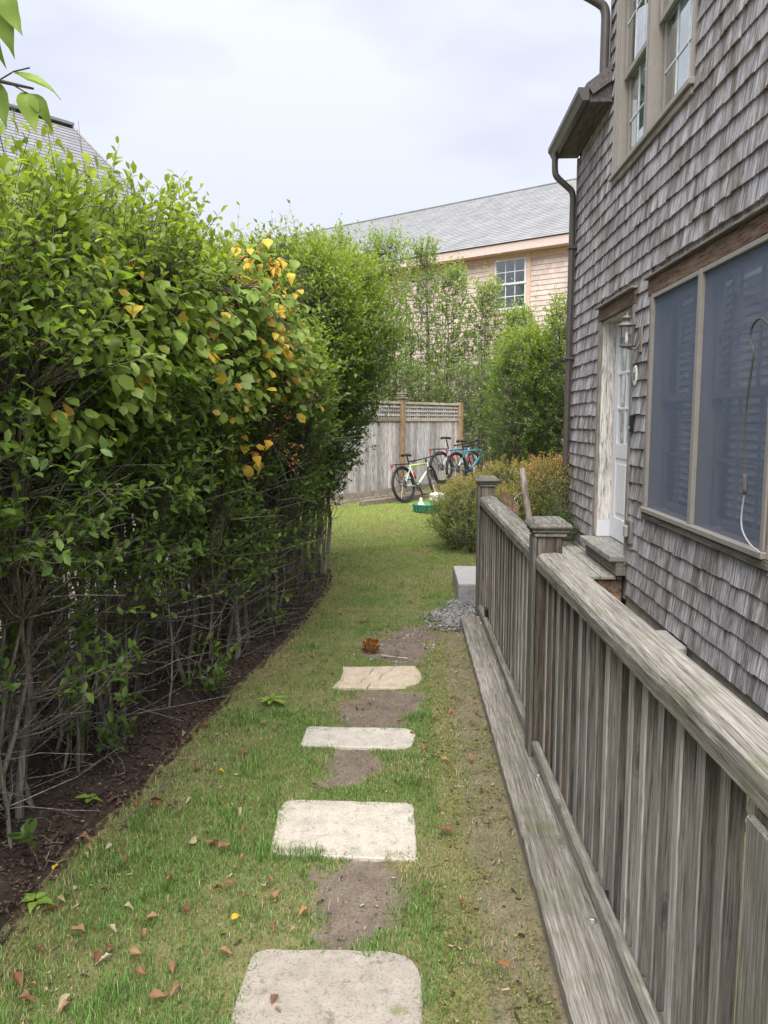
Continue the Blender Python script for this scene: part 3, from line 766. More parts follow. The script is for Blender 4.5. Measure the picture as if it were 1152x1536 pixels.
plain('roof_dark', (.12, .12, .13), .9, 0, .25)
# the lower roof stops at the taller wall
ex.v = [(min(x, WX - .02) if y < WYU else x, y, z if x < WX or y >= WYU else rz(WX - .02) + (z - rz(x))) for x, y, z in ex.v]
ex.build('lower_roof', 'roof_dark', house)
MB().add([(EX, WYU - .101, EZ + .03), (WX - .02, WYU - .101, EZ + .03), (WX - .02, WYU - .101, rz(WX - .02)), (EX, WYU - .101, rz(EX)),
          (EX, WYU - .085, EZ + .03), (WX - .02, WYU - .085, EZ + .03), (WX - .02, WYU - .085, rz(WX - .02)), (EX, WYU - .085, rz(EX))],
         [(0, 1, 2, 3), (7, 6, 5, 4), (0, 3, 7, 4), (1, 5, 6, 2), (3, 2, 6, 7), (0, 4, 5, 1)]).build('return_board', 'soffit_wood', house)
MB().bar((EX - .01, WYU - .118, rz(EX) - .045), (WX - .02, WYU - .118, rz(WX - .02) - .045), .03, .09).build('rake_board', 'soffit_wood', house)
gu = MB(); gx0, gx1 = EX - .125, EX - .022
prof = [(gx1, EZ + .115), (gx1, EZ + .005), (gx0 + .045, EZ + .0), (gx0 + .02, EZ + .05), (gx0, EZ + .075), (gx0, EZ + .12), (gx0 + .015, EZ + .12), (gx0 + .018, EZ + .08), (gx0 + .055, EZ + .012), (gx1 - .01, EZ + .015), (gx1 - .01, EZ + .115)]
n = len(prof); ya, yb = WYU - .13, WYE + .13
gu.add([(x, ya, z) for x, z in prof] + [(x, yb, z) for x, z in prof], [(i, (i + 1) % n, n + (i + 1) % n, n + i) for i in range(n)])
gu.add([(x, ya - .002, z) for x, z in prof[:6]], [tuple(range(6))]); gu.add([(x, yb + .002, z) for x, z in prof[:6]], [tuple(range(6))[::-1]])
gu.build('gutter', 'bronze_metal', house)
sx, sy = EX - .075, WYE - .06
def smooth_path(pts, it=3):
    pts = [Vector(p) for p in pts]
    for _ in range(it):
        q = [pts[0]]
        for a_, b_ in zip(pts[:-1], pts[1:]): q += [a_.lerp(b_, .25), a_.lerp(b_, .75)]
        pts = q + [pts[-1]]
    return pts
MB().tube(smooth_path([(sx, sy, EZ + .01), (sx, sy, EZ - .20), (sx + .03, sy, EZ - .26), (WX - .14, sy, EZ - .36), (WX - .075, sy, EZ - .42), (WX - .075, sy, EZ - .6), (WX - .075, sy, .12)], 2), .035, 10).build('downspout', 'bronze_metal', house, True)
for zs in (.9, 2.35, 3.6): MB().box((WX - .12, sy - .05, zs), (WX - .02, sy + .05, zs + .03), .004).build('downspout_strap', 'bronze_metal', house)
MB().tube(smooth_path([(1.40, 7.82, 5.78), (1.52, 7.82, 5.66), (WX - .16, 7.82, 5.56), (WX - .085, 7.82, 5.50), (WX - .085, 7.82, 5.3), (WX - .085, 7.82, 4.90)], 2), .043, 10).build('downspout', 'bronze_metal', house, True)

# ------------------------------------------------------------------ fixtures on the wall
lc = Vector((WX - .17, 6.49, 2.26))
ln = thing('wall_lantern', (WX, 6.49, 2.2), 'pewter six-sided wall lantern with clear glass beside the door', 'lantern')
ln.scale = (.8, .8, .8)
MB().lathe(lc, [(.035, -.015), (.078, .0), (.078, .012), (.06, .02)], 6).build('lantern_base', 'lantern_metal', ln)
MB().lathe(lc, [(.088, .205), (.088, .217), (.05, .245), (.028, .255), (.024, .27), (.055, .285), (.05, .30), (.016, .315), (.01, .33), (.014, .338), (.004, .35)], 12).build('lantern_cap', 'lantern_metal', ln, True)
for k in range(6):
    an = math.pi / 3 * k; d = Vector((math.cos(an), math.sin(an), 0)); an2 = an + math.pi / 3; d2 = Vector((math.cos(an2), math.sin(an2), 0))
    MB().tube([lc + d * .066 + Vector((0, 0, .01)), lc + d * .078 + Vector((0, 0, .207))], .005, 6).build('lantern_bar', 'lantern_metal', ln)
    p = [lc + d * .064 + Vector((0, 0, .02)), lc + d2 * .064 + Vector((0, 0, .02)), lc + d2 * .076 + Vector((0, 0, .206)), lc + d * .076 + Vector((0, 0, .206))]
    MB().add(p, [(0, 1, 2, 3)]).build('lantern_pane', 'lantern_glass', ln)
MB().lathe(lc + Vector((0, 0, .02)), [(.02, 0), (.02, .05), (.018, .055), (.018, .13), (.006, .145)], 10).build('bulb', 'ceramic_white', ln, True)
MB().tube(smooth_path([lc + Vector((0, 0, -.005)), lc + Vector((.04, 0, -.03)), lc + Vector((.1, 0, -.02)), lc + Vector((.14, 0, .06))], 2), .008, 6).build('lantern_arm', 'lantern_metal', ln)
MB().box((WX - .035, 6.43, 2.20), (WX - .017, 6.55, 2.47), .006).build('backplate', 'trim_wood', ln)
pl = thing('number_plaque', (WX - .02, 6.66, 1.93), 'small oval white ceramic number plaque beside the door', 'plaque')
ov = [(6.60 + .052 * math.cos(t_), 2.02 + .085 * math.sin(t_)) for t_ in np.linspace(0, 2 * math.pi, 28, endpoint=False)]
q = MB().prism(ov, 0, .014, .004); q.v = [(WX - .018 - z, x, y) for x, y, z in q.v]; q.f = [f[::-1] for f in q.f]; q.build('plaque_face', 'ceramic_white', pl)
dg = MB().tube([(WX - .0335, 6.60 + .013 * math.cos(t_), 2.032 + .013 * math.sin(t_)) for t_ in np.linspace(0, 2 * math.pi, 13)], .003, 5)
dg.tube([(WX - .0335, 6.60 + .017 * math.cos(t_), 2.0 + .018 * math.sin(t_)) for t_ in np.linspace(0, 2 * math.pi, 13)], .003, 5).build('digit', 'black_plastic', pl)
db = thing('door_bell', (WX - .02, 6.62, 1.54), 'narrow black video doorbell on the shingles beside the door', 'doorbell')
MB().box((WX - .05, 6.60, 1.55), (WX - .016, 6.645, 1.69), .006).build('bell_body', 'black_plastic', db)
q = MB().lathe((0, 0, 0), [(.014, 0), (.014, .003), (.01, .005)], 14); q.xf(Matrix.Translation((WX - .05, 6.622, 1.585)) @ Matrix.Rotation(math.radians(-90), 4, 'Y')).build('bell_button', 'outlet_grey', db)
ob_ = thing('outlet_box', (WX - .02, 6.58, .60), 'grey outdoor outlet box on a wooden block below the plaque', 'outlet')
MB().box((WX - .045, 6.50, .60), (WX - .012, 6.66, .80), .006).build('mounting_block', 'trim_wood', ob_)
MB().box((WX - .075, 6.545, .655), (WX - .046, 6.62, .755), .008).build('outlet_cover', 'outlet_grey', ob_)
cb = thing('hanging_cable', (WX - .09, 4.25, .98), 'dark cable with white lower end hanging in front of the screened window', 'cable')
MB().tube(smooth_path([(WX - .075, 4.05, 2.13), (WX - .075, 4.16, 2.19), (WX - .08, 4.25, 2.14), (WX - .08, 4.25, 2.06), (WX - .08, 4.19, 2.02), (WX - .08, 4.22, 1.9), (WX - .075, 4.27, 1.7), (WX - .075, 4.26, 1.5), (WX - .075, 4.23, 1.35)], 3), .006, 6).build('cord', 'bronze_metal', cb, True)
MB().tube(smooth_path([(WX - .075, 4.23, 1.36), (WX - .075, 4.225, 1.25)], 1), .011, 6).build('connector', 'trim_wood', cb, True)
MB().tube(smooth_path([(WX - .075, 4.225, 1.26), (WX - .075, 4.25, 1.16), (WX - .075, 4.25, 1.07), (WX - .08, 4.18, 1.02), (WX - .085, 4.08, .985), (WX - .085, 3.98, .97)], 3), .005, 6).build('white_cord', 'white_line', cb, True)
q = MB().prism(rough_poly([(1.62, 5.15), (1.86, 5.15), (1.86, 5.58), (1.62, 5.58)], [.02] * 4, .004, seed=4), -.14, .115, .012); tag(q.build('concrete_block', 'concrete'), 'mossy square concrete block on gravel against the shingle wall', 'concrete block')

# ------------------------------------------------------------------ deck, granite step
dk = thing('entry_deck', (1.35, 7.6, -.12), 'low grey plank landing below the white door', 'deck')
xb = .80
while xb < WX - .05:
    xe = min(xb + .133, WX - .025)
    MB().box((xb, 6.75, .245), (xe, 8.75, .275), .004).build('deck_board', 'deck_wood', dk); xb += .143
MB().box((.80, 6.78, -.13), (WX - .02, 6.81, .115), .003).build('skirt_board', 'cedar_head', dk)
MB().box((.80, 6.782, .118), (WX - .02, 6.812, .243), .003).build('skirt_board', 'cedar_head', dk)
MB().box((.80, 6.813, -.13), (.84, 8.75, .243)).build('side_board', 'old_timber', dk)
plain('granite_top', (.33, .33, .325), .75, 0, .1)
gs = thing('granite_step', (.62, 7.3, 0), 'thick grey granite slab step at the railing end', 'step')
gp = rough_poly([(.405, 6.86), (.79, 6.85), (.79, 7.72), (.40, 7.73)], [.012] * 4, .006, .035, 3)
MB().prism(gp, -.06, .165, .006).build('slab', 'granite', gs)
gp2 = [(.6 + (x - .6) * .985, 7.3 + (y - 7.3) * .99) for x, y in gp]
MB().prism(gp2, .160, .172, .003).build('slab_top', 'granite_top', gs)

# ------------------------------------------------------------------ wooden railing
rl = thing('wooden_railing', (.62, 3.7, 0), 'weathered grey wooden railing with square balusters and capped posts', 'railing')
PX0, PX1 = .55, .692
POSTS = [1.27, 3.565, 6.235]
for i, y in enumerate(POSTS):
    PX0, PX1 = (.55, .692) if i else (.573, .715)
    ptop = 1.13 if i else .965
    po = MB().box((PX0 + .012, y - .058, -.08), (PX1 - .012, y + .058, ptop), .006).build('post', 'post_wood', rl)
    MB().box((PX0 - .006, y - .068, .06), (PX0 + .010, y + .052, ptop - .015), .003).build('post_board', 'rail_wood_Z', po)
    if i == 0: continue
    ex_ = .024
    cap = MB().box((PX0 - .004, y - .074, 1.118), (PX1 + .004, y + .074, 1.136), .004)
    cap.box((PX0 - .014, y - .084, 1.138), (PX1 + .014, y + .084, 1.152), .004)
    cap.box((PX0 - .026, y - .097, 1.153), (PX1 + .026, y + .097, 1.180), .010)
    n0 = len(cap.v)
    pw = [(.074, .181), (.066, .196), (.056, .199)]
    for hw, zz_ in pw: cap.add([((PX0 + PX1) / 2 + sx_ * hw, y + sy_ * hw * 1.0, 1 + zz_) for sx_, sy_ in ((-1, -1), (1, -1), (1, 1), (-1, 1))], [])
    b0 = n0
    for q in range(2):
        for k in range(4): cap.f.append((b0 + q * 4 + k, b0 + q * 4 + (k + 1) % 4, b0 + q * 4 + 4 + (k + 1) % 4, b0 + q * 4 + 4 + k))
    cap.f.append((b0 + 8, b0 + 9, b0 + 10, b0 + 11)); cap.f.append((b0 + 3, b0 + 2, b0 + 1, b0))
    cap.build('post_cap', 'rail_wood_Y', po)
def rail_profile(y0, y1, seed):
    rr = random.Random(seed)
    # domed cap rail: chamfered top, worn edges
    prof = [(.558, .972), (.555, 1.012), (.562, 1.031), (.588, 1.043), (.648, 1.047), (.675, 1.040), (.687, 1.015), (.684, .972)]
    n = len(prof); m_ = MB(); st_ = np.arange(y0, y1 + .001, (y1 - y0) / 40)
    for y in st_:
        w = .0025
        m_.v += [(x + rr.uniform(-w, w) * .5, y, z + rr.uniform(-w, w) * .4) for x, z in prof]
    for i in range(len(st_) - 1):
        for k in range(n): m_.f.append((i * n + k, i * n + (k + 1) % n, (i + 1) * n + (k + 1) % n, (i + 1) * n + k))
    m_.f.append(tuple(range(n))[::-1]); m_.f.append(tuple((len(st_) - 1) * n + k for k in range(n)))
    return m_
rl.rotation_euler.z = .012
KINK = .0095
def kk_(m_):
    m_.v = [(x + KINK * max(0, 3.565 - y), y, z) for x, y, z in m_.v]; return m_
bal_me = {}
for (a_, b_) in zip(POSTS[:-1], POSTS[1:]):
    y0, y1 = a_ + .07, b_ - .07
    kk_(rail_profile(y0 if a_ > 2 else .35, y1, int(a_ * 10))).build('top_rail', 'rail_wood_Y', rl)
    kk_(MB().box((.642, y0, .915), (.678, y1, .971), .003)).build('sub_rail', 'rail_wood_Y', rl)
    kk_(MB().box((.556, y0, .098), (.592, y1, .145), .005)).build('bottom_rail', 'rail_wood_Y', rl)
    kk_(MB().box((.593, y0, .066), (.668, y1, .090), .003)).build('baluster_shoe', 'rail_wood_Y', rl)
    nb = round((y1 - y0) / .130); sp = (y1 - y0) / nb
    for k in range(nb):
        y = y0 + sp * (k + .5); var = random.randrange(4)
        if var not in bal_me:
            w = (.0205, .019, .0215, .020)[var]
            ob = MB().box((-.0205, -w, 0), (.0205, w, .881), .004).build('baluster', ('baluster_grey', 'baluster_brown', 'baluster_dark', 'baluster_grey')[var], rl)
            me = ob.data; me.materials.append(MATS['baluster_lit_side'])
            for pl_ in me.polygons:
                if pl_.normal.x < -.6: pl_.material_index = 1  # lawn-facing side painted in lighter wood to look lit
            bal_me[var] = me; loc_ = (.616 + KINK * max(0, 3.565 - y), y, .0905)
            off = np.array(WLOC[rl.name]); ob.location = Vector(np.array(loc_) - off)
        else:
            ob = link('baluster', bal_me[var], None, (.616 + KINK * max(0, 3.565 - y) + random.uniform(-.003, .003), y + random.uniform(-.004, .004), .0905), rl)
        ob.rotation_euler.z = random.uniform(-.05, .05)
bp = MB(); rr = random.Random(8); st_ = np.linspace(.4, 6.13, 120)
prof = [(.415, -.06), (.408, .055), (.414, .062), (.612, .064), (.615, -.06)]
n = len(prof)
for y in st_: bp.v += [(x + rr.uniform(-.002, .002), y, z + rr.uniform(-.0012, .0012)) for x, z in prof]
for i in range(len(st_) - 1):
    for k in range(n): bp.f.append((i * n + k, i * n + (k + 1) % n, (i + 1) * n + (k + 1) % n, (i + 1) * n + k))
bp.f.append(tuple(range(n))[::-1]); bp.f.append(tuple((len(st_) - 1) * n + k for k in range(n)))
base_pl = bp.build('base_timber', 'rail_wood_Y', rl)
for by in (2.30, 3.30, 3.62, 4.95, 5.9):
    bx_ = .555
    MB().lathe((bx_, by, .0615), [(.020, 0), (.020, .003)], 16).build('washer', 'bolt_zinc', base_pl)
    MB().lathe((bx_, by, .064), [(.013, 0), (.013, .008), (.009, .011)], 6).build('bolt', 'bolt_zinc', base_pl)
for by in (2.36, 4.9): MB().box((.58, by, .066), (.66, by + .04, .105)).build('spacer_block', 'black_plastic', rl)
sl = thing('deck_light', (.575, 5.82, .1), 'small black deck light hung on the bottom rail by the end post', 'light')
MB().box((.548, 5.78, .075), (.571, 5.86, .21), .008).build('light_body', 'black_plastic', sl)
MB().box((.5455, 5.79, .10), (.5475, 5.85, .14)).build('light_lens', 'outlet_grey', sl)
pk = thing('picket_board', (.76, 6.30, .0), 'short brown slanted-top boards behind the end post cap', 'board')
for k in range(3):
    x0 = .70 + k * .052; zt = 1.10 - k * .045
    MB().add([(x0, 6.26, .2), (x0 + .05, 6.26, .2), (x0 + .05, 6.26, zt - .045), (x0, 6.26, zt), (x0, 6.29, .2), (x0 + .05, 6.29, .2), (x0 + .05, 6.29, zt - .045), (x0, 6.29, zt)],
             [(0, 1, 2, 3), (7, 6, 5, 4), (0, 3, 7, 4), (1, 5, 6, 2), (3, 2, 6, 7), (0, 4, 5, 1)]).build('board_piece', 'cedar_head', pk)
MB().box((.70, 6.291, -.1), (.74, 6.32, .4)).build('board_stake', 'old_timber', pk)
gr = thing('grab_pole', (1.06, 7.05, .27), 'leaning grey wooden grab pole behind the railing', 'pole')
MB().tube([(1.12, 7.0, .27), (1.08, 7.05, .6), (1.02, 7.10, 1.0), (.995, 7.12, 1.21)], [.034, .033, .03, .027], 10).build('pole_shaft', 'pole_wood', gr, True)
MB().tube(smooth_path([(1.02, 7.10, .98), (.95, 7.05, .97), (.9, 6.9, .94)], 2), .008, 6).build('metal_bracket', 'steel', gr, True)

# ------------------------------------------------------------------ back fence
FD = Vector((.56, .8285, 0)).normalized(); FN = Vector((FD.y, -FD.x, 0))      # FN faces the lawn
FP1 = Vector((-.29, 16.6, 0)); FLEN = 2.42; FH = 2.04
fence = thing('lattice_fence', tuple(FP1), 'weathered wooden privacy fence with lattice top behind the bicycles', 'fence')
def fpt(s, off=0, z=0): p = FP1 + FD * s + FN * off; return Vector((p.x, p.y, z))
for i, s_ in enumerate((-2 * FLEN, -FLEN, 0, FLEN)):
    tall = FH + (.06 if s_ != FLEN else .02)
    po = MB().bar(fpt(s_, .02, -.1), fpt(s_, .02, tall), .125, .125, FD, .005).build('fence_post', 'fence_post_wood', fence)
    if s_ != FLEN:
        c_ = fpt(s_, .02, tall)
        cm = MB().bar(c_, c_ + Vector((0, 0, .035)), .19, .19, FD, .006); cm.bar(c_ + Vector((0, 0, .036)), c_ + Vector((0, 0, .10)), .13, .13, FD, .02); cm.bar(c_ + Vector((0, 0, .101)), c_ + Vector((0, 0, .125)), .17, .17, FD, .01)
        cm.build('fence_post_cap', 'fence_trim', po)
for s_ in (-2 * FLEN, -FLEN, 0):
    a_, b_ = s_ + .065, s_ + FLEN - .065
    for z0, z1, th in ((FH - .05, FH, .07), (1.62, 1.69, .06), (.08, .20, .05)):
        MB().bar(fpt(a_, .0, (z0 + z1) / 2), fpt(b_, .0, (z0 + z1) / 2), th, z1 - z0, (0, 0, 1), .004).build('fence_rail', 'fence_trim', fence)
    MB().bar(fpt(a_, .03, 0), fpt(b_, .03, 0), .04, .16, (0, 0, 1), .004).build('kick_board', 'fence_trim', fence)
    nb = 17; w = (b_ - a_) / nb
    for k in range(nb):
        p = fpt(a_ + w * (k + .5), -.01 + random.uniform(-.004, .004), .21)
        MB().bar(p, Vector((p.x, p.y, 1.62)), w - .006, .02, FN, .002).build('fence_board', 'fence_wood', fence)
    lt = MB()
    nl = 27; w = (b_ - a_) / nl
    for k in range(nl):
        p = fpt(a_ + w * (k + .5), -.012, 1.69); lt.bar(p, Vector((p.x, p.y, FH - .05)), .036, .012, FN)
    for k in range(3):
        z = 1.755 + k * .088; lt.bar(fpt(a_, .004, z), fpt(b_, .004, z), .012, .036)
    tag(lt.build('lattice', 'fence_wood', fence), kind='stuff')

# ------------------------------------------------------------------ bicycles
def bicycle(pos, heading, lean, frame_mat, accent, label, steer=0.0, rack=True, R=.36, bottle=True, saddle_up=0.0):
    root = thing('bicycle', pos, label, 'bicycle', 'bicycles leaning on the fence')
    M = Matrix.Translation(pos) @ Matrix.Rotation(heading, 4, 'Z') @ Matrix.Rotation(lean, 4, 'X')   # bike along +x, up z
    wb = 1.08; RW = (0, 0, R); FW = (wb, 0, R)
    HT0, HT1 = Vector((wb - .15, 0, .63)), Vector((wb - .205, 0, .78)); BB = Vector((.43, 0, .30)); ST = Vector((.27, 0, .76))
    St = Matrix.Translation(HT0) @ Matrix.Rotation(steer, 4, (HT1 - HT0).normalized()) @ Matrix.Translation(-HT0)
    for c_, T in ((RW, M), (FW, M @ St)):
        wh = MB().torus(c_, (0, 1, 0), R - .025, .025, 40, 8).xf(T).build('wheel', 'tyre_rubber', root, True)
        MB().torus(c_, (0, 1, 0), R - .062, .011, 36, 6).xf(T).build('rim', 'black_metal', wh, True)
        hb_ = MB().tube([(c_[0], -.05, c_[2]), (c_[0], .05, c_[2])], .02, 8)
        for k in range(24):
            an = 2 * math.pi * k / 24; hb_.tube([(c_[0] + .02 * math.cos(an), .02 * (-1) ** k, c_[2] + .02 * math.sin(an)), (c_[0] + (R - .065) * math.cos(an + .12), 0, c_[2] + (R - .065) * math.sin(an + .12))], .0016, 3, False)
        hb_.xf(T).build('spokes', 'steel', wh)
        MB().lathe((0, 0, 0), [(.085, 0), (.085, .002)], 18).xf(T @ Matrix.Translation((c_[0], .03, c_[2])) @ Matrix.Rotation(math.pi / 2, 4, 'X')).build('brake_disc', 'steel', wh)
    fr = MB().tube([BB, HT0 + Vector((-.01, 0, .02))], [.026, .028], 8).tube([ST, BB], .018, 8).tube([HT0, HT1], .024, 8)
    for s_ in (-.055, .055): fr.tube([BB + Vector((-.02, s_ * .6, 0)), Vector((.0, s_, R))], [.012, .010], 6).tube([ST + Vector((.005, s_ * .3, -.05)), Vector((.0, s_, R))], [.010, .009], 6)
    fr.xf(M).build('frame', frame_mat, root, True)
    MB().tube([ST + Vector((.01, 0, -.02)), HT1 + Vector((.01, 0, -.02))], [.018, .022], 8).xf(M).build('top_tube', accent, root, True)
    fk = MB()
    for s_ in (-.06, .06): fk.tube([HT0 + Vector((.005, s_, -.02)), Vector((wb - .03, s_, R + .02)), Vector((wb, s_, R))], [.019, .017, .014], 8)
    fk.bar(HT0 + Vector((.005, -.075, -.01)), HT0 + Vector((.005, .075, -.01)), .045, .04)
    fk.xf(M @ St).build('fork', 'black_metal', root, True)
    hbar = MB().tube([HT1, HT1 + Vector((-.015, 0, .07)), HT1 + Vector((.05, 0, .10))], .017, 8).tube([HT1 + Vector((.0, -.35, .115)), HT1 + Vector((.05, -.08, .10)), HT1 + Vector((.05, .08, .10)), HT1 + Vector((.0, .35, .115))], .012, 8)
    hbar.tube([HT1 + Vector((.06, -.22, .10)), HT1 + Vector((.10, -.33, .08))], .007, 5).tube([HT1 + Vector((.06, .22, .10)), HT1 + Vector((.10, .33, .08))], .007, 5)
    hb_o = hbar.xf(M @ St).build('handlebar', 'black_metal', root, True)
    for s_ in (-1, 1): MB().tube([HT1 + Vector((.0, .35 * s_, .115)), HT1 + Vector((.014, .24 * s_, .110))], .017, 8).xf(M @ St).build('grip', 'black_plastic', hb_o, True)
    sp = ST + Vector((-.045, 0, .17 + saddle_up))
    MB().tube([ST, sp], .014, 8).xf(M).build('seat_post', 'black_metal', root, True)
    sd_ = MB()
    for x, w, z in ((-.13, .07, .03), (-.10, .078, .045), (-.02, .06, .04), (.06, .03, .035), (.14, .018, .025)):
        sd_.v += [(sp.x + x, w, sp.z + z - .01), (sp.x + x, w * .6, sp.z + z + .015), (sp.x + x, -w * .6, sp.z + z + .015), (sp.x + x, -w, sp.z + z - .01), (sp.x + x, 0, sp.z + z - .035)]
    for i in range(4):
        for k in range(5): sd_.f.append((i * 5 + k, i * 5 + (k + 1) % 5, i * 5 + 5 + (k + 1) % 5, i * 5 + 5 + k))
    sd_.f += [(4, 3, 2, 1, 0), (20, 21, 22, 23, 24)]
    sd_.xf(M).build('saddle', 'black_plastic', root, True)
    ck = MB().torus(BB + Vector((0, -.055, 0)), (0, 1, 0), .085, .006, 24, 5).torus(BB + Vector((0, -.05, 0)), (0, 1, 0), .05, .006, 18, 5)
    ck.bar(BB + Vector((0, -.07, 0)), BB + Vector((.06, -.075, -.16)), .014, .026, (0, 1, 0)).bar(BB + Vector((0, .07, 0)), BB + Vector((-.06, .075, .16)), .014, .026, (0, 1, 0))
    for k in range(5): ck.tube([BB + Vector((0, -.055, 0)), BB + Vector((.085 * math.cos(k * 1.257), -.055, .085 * math.sin(k * 1.257)))], .007, 4)
    cko = ck.xf(M).build('crankset', 'black_metal', root, True)
    MB().bar(BB + Vector((.06, -.08, -.165)), BB + Vector((.06, -.17, -.165)), .08, .022).xf(M).build('pedal', 'black_plastic', cko); MB().bar(BB + Vector((-.06, .08, .165)), BB + Vector((-.06, .17, .165)), .08, .022).xf(M).build('pedal', 'black_plastic', cko)
    ch = MB().tube([BB + Vector((0, -.055, .085)), Vector((0, -.055, R + .05))], .004, 4).tube([BB + Vector((0, -.055, -.085)), Vector((.02, -.055, R - .14)), Vector((0, -.055, R - .05))], .004, 4); ch.xf(M).build('chain', 'black_metal', root)
    MB().lathe((0, 0, 0), [(.07, 0), (.07, .006), (.055, .012), (.055, .018), (.035, .03)], 18).xf(M @ Matrix.Translation((0, -.035, R)) @ Matrix.Rotation(math.pi / 2, 4, 'X')).build('cassette', 'bronze_metal', root)
    if rack:
        rk = MB()
        for s_ in (-.06, .06): rk.tube([(ST.x - .02, s_ * .5, R + .40), (.16, s_, R + .405), (-.27, s_, R + .41)], .008, 5).tube([(-.10, s_ * 1.1, R + .41), (.0, s_ * 1.2, R + .01)], .007, 5).tube([(-.25, s_, R + .41), (-.21, s_ * 1.1, R + .22), (.0, s_ * 1.2, R + .01)], .006, 5)
        for x in (-.27, -.16, -.05, .06): rk.tube([(x, -.06, R + .408), (x, .06, R + .408)], .006, 5)
        rk.xf(M).build('rack', 'black_metal', root)
        MB().bar(Vector((-.28, 0, R + .37)), Vector((-.30, 0, R + .37)), .05, .04).xf(M).build('reflector', 'red_plastic', root)
    if bottle:
        MB().lathe((0, 0, 0), [(.03, 0), (.03, .12), (.02, .14), (.02, .16)], 10).xf(M @ Matrix.Translation(ST.lerp(BB, .62) + Vector((.05, 0, 0))) @ Matrix.Rotation(-.35, 4, 'Y')).build('bottle', 'red_plastic', root, True)
    return root
hd = math.atan2(FD.y, FD.x)
bicycle((-.17, 15.22, 0), hd - .04, math.radians(-9), 'mint_paint', 'lime_paint', 'mint and lime hardtail bicycle with rear rack leaning on the fence post', steer=.4, R=.375)
bicycle((.62, 17.0, .25), hd - .25, math.radians(-7), 'grey_paint', 'blue_paint', 'grey framed bicycle with black saddle behind the teal one', steer=.3, saddle_up=.05)
bicycle((.92, 16.4, .24), hd - .12, math.radians(-4), 'teal_paint', 'teal_paint', 'bright teal bicycle half hidden by the spirea', steer=.4, R=.37)
tl = thing('landscape_timber', (-.2, 15.4, 0), 'pale square timber lying on the grass under the mint bicycle', 'timber')
MB().bar((-1.02, 14.62, .05), (.55, 16.55, .06), .12, .11, (0, 0, 1), .008).build('timber_beam', 'fence_trim', tl)
tag(MB().prism(rough_poly([(.30, 15.75), (.62, 15.7), (.66, 15.98), (.38, 16.05)], [.06] * 4, .01, .05, 2), -.02, .16, .05).build('rock', 'white_stone'), 'pale angular rock beside the mint bicycle pedals', 'rock')
# green tub
tb = thing('green_tub', (.22, 13.75, 0), 'shallow round green basket with a white spout on the lawn', 'basket')
MB().lathe((.22, 13.75, .0), [(.19, 0), (.23, .03), (.235, .13), (.245, .14), (.245, .155), (.225, .155), (.215, .05), (.17, .03)], 26).build('tub_bowl', 'green_plastic', tb, True)
rb = MB()
for k in range(18):
    an = 2 * math.pi * k / 18; rb.tube([(.22 + .236 * math.cos(an), 13.75 + .236 * math.sin(an), .02), (.22 + .242 * math.cos(an), 13.75 + .242 * math.sin(an), .14)], .007, 4)
rb.build('tub_ribs', 'green_plastic', tb)
MB().lathe((.12, 13.72, .03), [(.075, 0), (.07, .10), (.045, .15), (.025, .17), (.025, .23), (.012, .235)], 12).build('spout_bottle', 'white_stone', tb, True)

# ------------------------------------------------------------------ vegetation
def leaf_template(detail):
    if detail == 0:    # 4 verts, 2 tris
        v = np.array([(0, 0, 0), (.5, -.5, .06), (1, 0, -.06), (.5, .5, .06)]); f = np.array([(0, 1, 2), (0, 2, 3)])
    elif detail == 1:  # folded along the midrib
        v = np.array([(0, 0, 0), (.45, -.5, .10), (1, 0, -.12), (.45, .5, .10), (.5, 0, 0.0)]); f = np.array([(0, 1, 4), (1, 2, 4), (0, 4, 3), (4, 2, 3)])
    else:
        v = np.array([(0, 0, 0), (.24, -.36, .07), (.66, -.46, .05), (1, 0, -.12), (.66, .46, .05), (.24, .36, .07), (.3, 0, .0), (.66, 0, -.03)])
        f = np.array([(0, 1, 6), (1, 2, 6), (6, 2, 7), (2, 3, 7), (0, 6, 5), (6, 4, 5), (6, 7, 4), (7, 3, 4)])
    return v, f
def leaves_mesh(P, D, Nn, length, width, detail):
    v, f = leaf_template(detail)
    D = D / np.linalg.norm(D, axis=1, keepdims=True)
    Sd = np.cross(Nn, D); Sd /= np.linalg.norm(Sd, axis=1, keepdims=True) + 1e-9; U = np.cross(D, Sd)
    X = v[None, :, 0, None] * length[:, None, None]; Y = v[None, :, 1, None] * width[:, None, None]; Z = v[None, :, 2, None] * length[:, None, None]
    out = P[:, None] + D[:, None] * X + Sd[:, None] * Y + U[:, None] * Z
    F = (np.arange(len(P))[:, None, None] * len(v) + f[None]).reshape(-1, 3)
    return out.reshape(-1, 3), F, len(v)
def strands(paths, rads, n=3):
    """paths (S,K,3), rads (S,K) -> tube mesh arrays (quads)"""
    S_, K, _ = paths.shape
    d = np.gradient(paths, axis=1); d /= np.linalg.norm(d, axis=2, keepdims=True) + 1e-9
    ref = np.where(np.abs(d[..., 2:3]) < .9, np.array([0, 0, 1.0]), np.array([1.0, 0, 0])); ref = np.broadcast_to(ref[:, :1], d.shape)
    a_ = np.cross(d, ref); a_ /= np.linalg.norm(a_, axis=2, keepdims=True) + 1e-9; b_ = np.cross(d, a_)
    an = 2 * np.pi * np.arange(n) / n
    v = paths[:, :, None] + rads[:, :, None, None] * (a_[:, :, None] * np.cos(an)[None, None, :, None] + b_[:, :, None] * np.sin(an)[None, None, :, None])
    idx = np.arange(S_ * K * n).reshape(S_, K, n)
    q = np.stack([idx[:, :-1], np.roll(idx, -1, 2)[:, :-1], np.roll(idx, -1, 2)[:, 1:], idx[:, 1:]], -1).reshape(-1, 4)
    return v.reshape(-1, 3), q
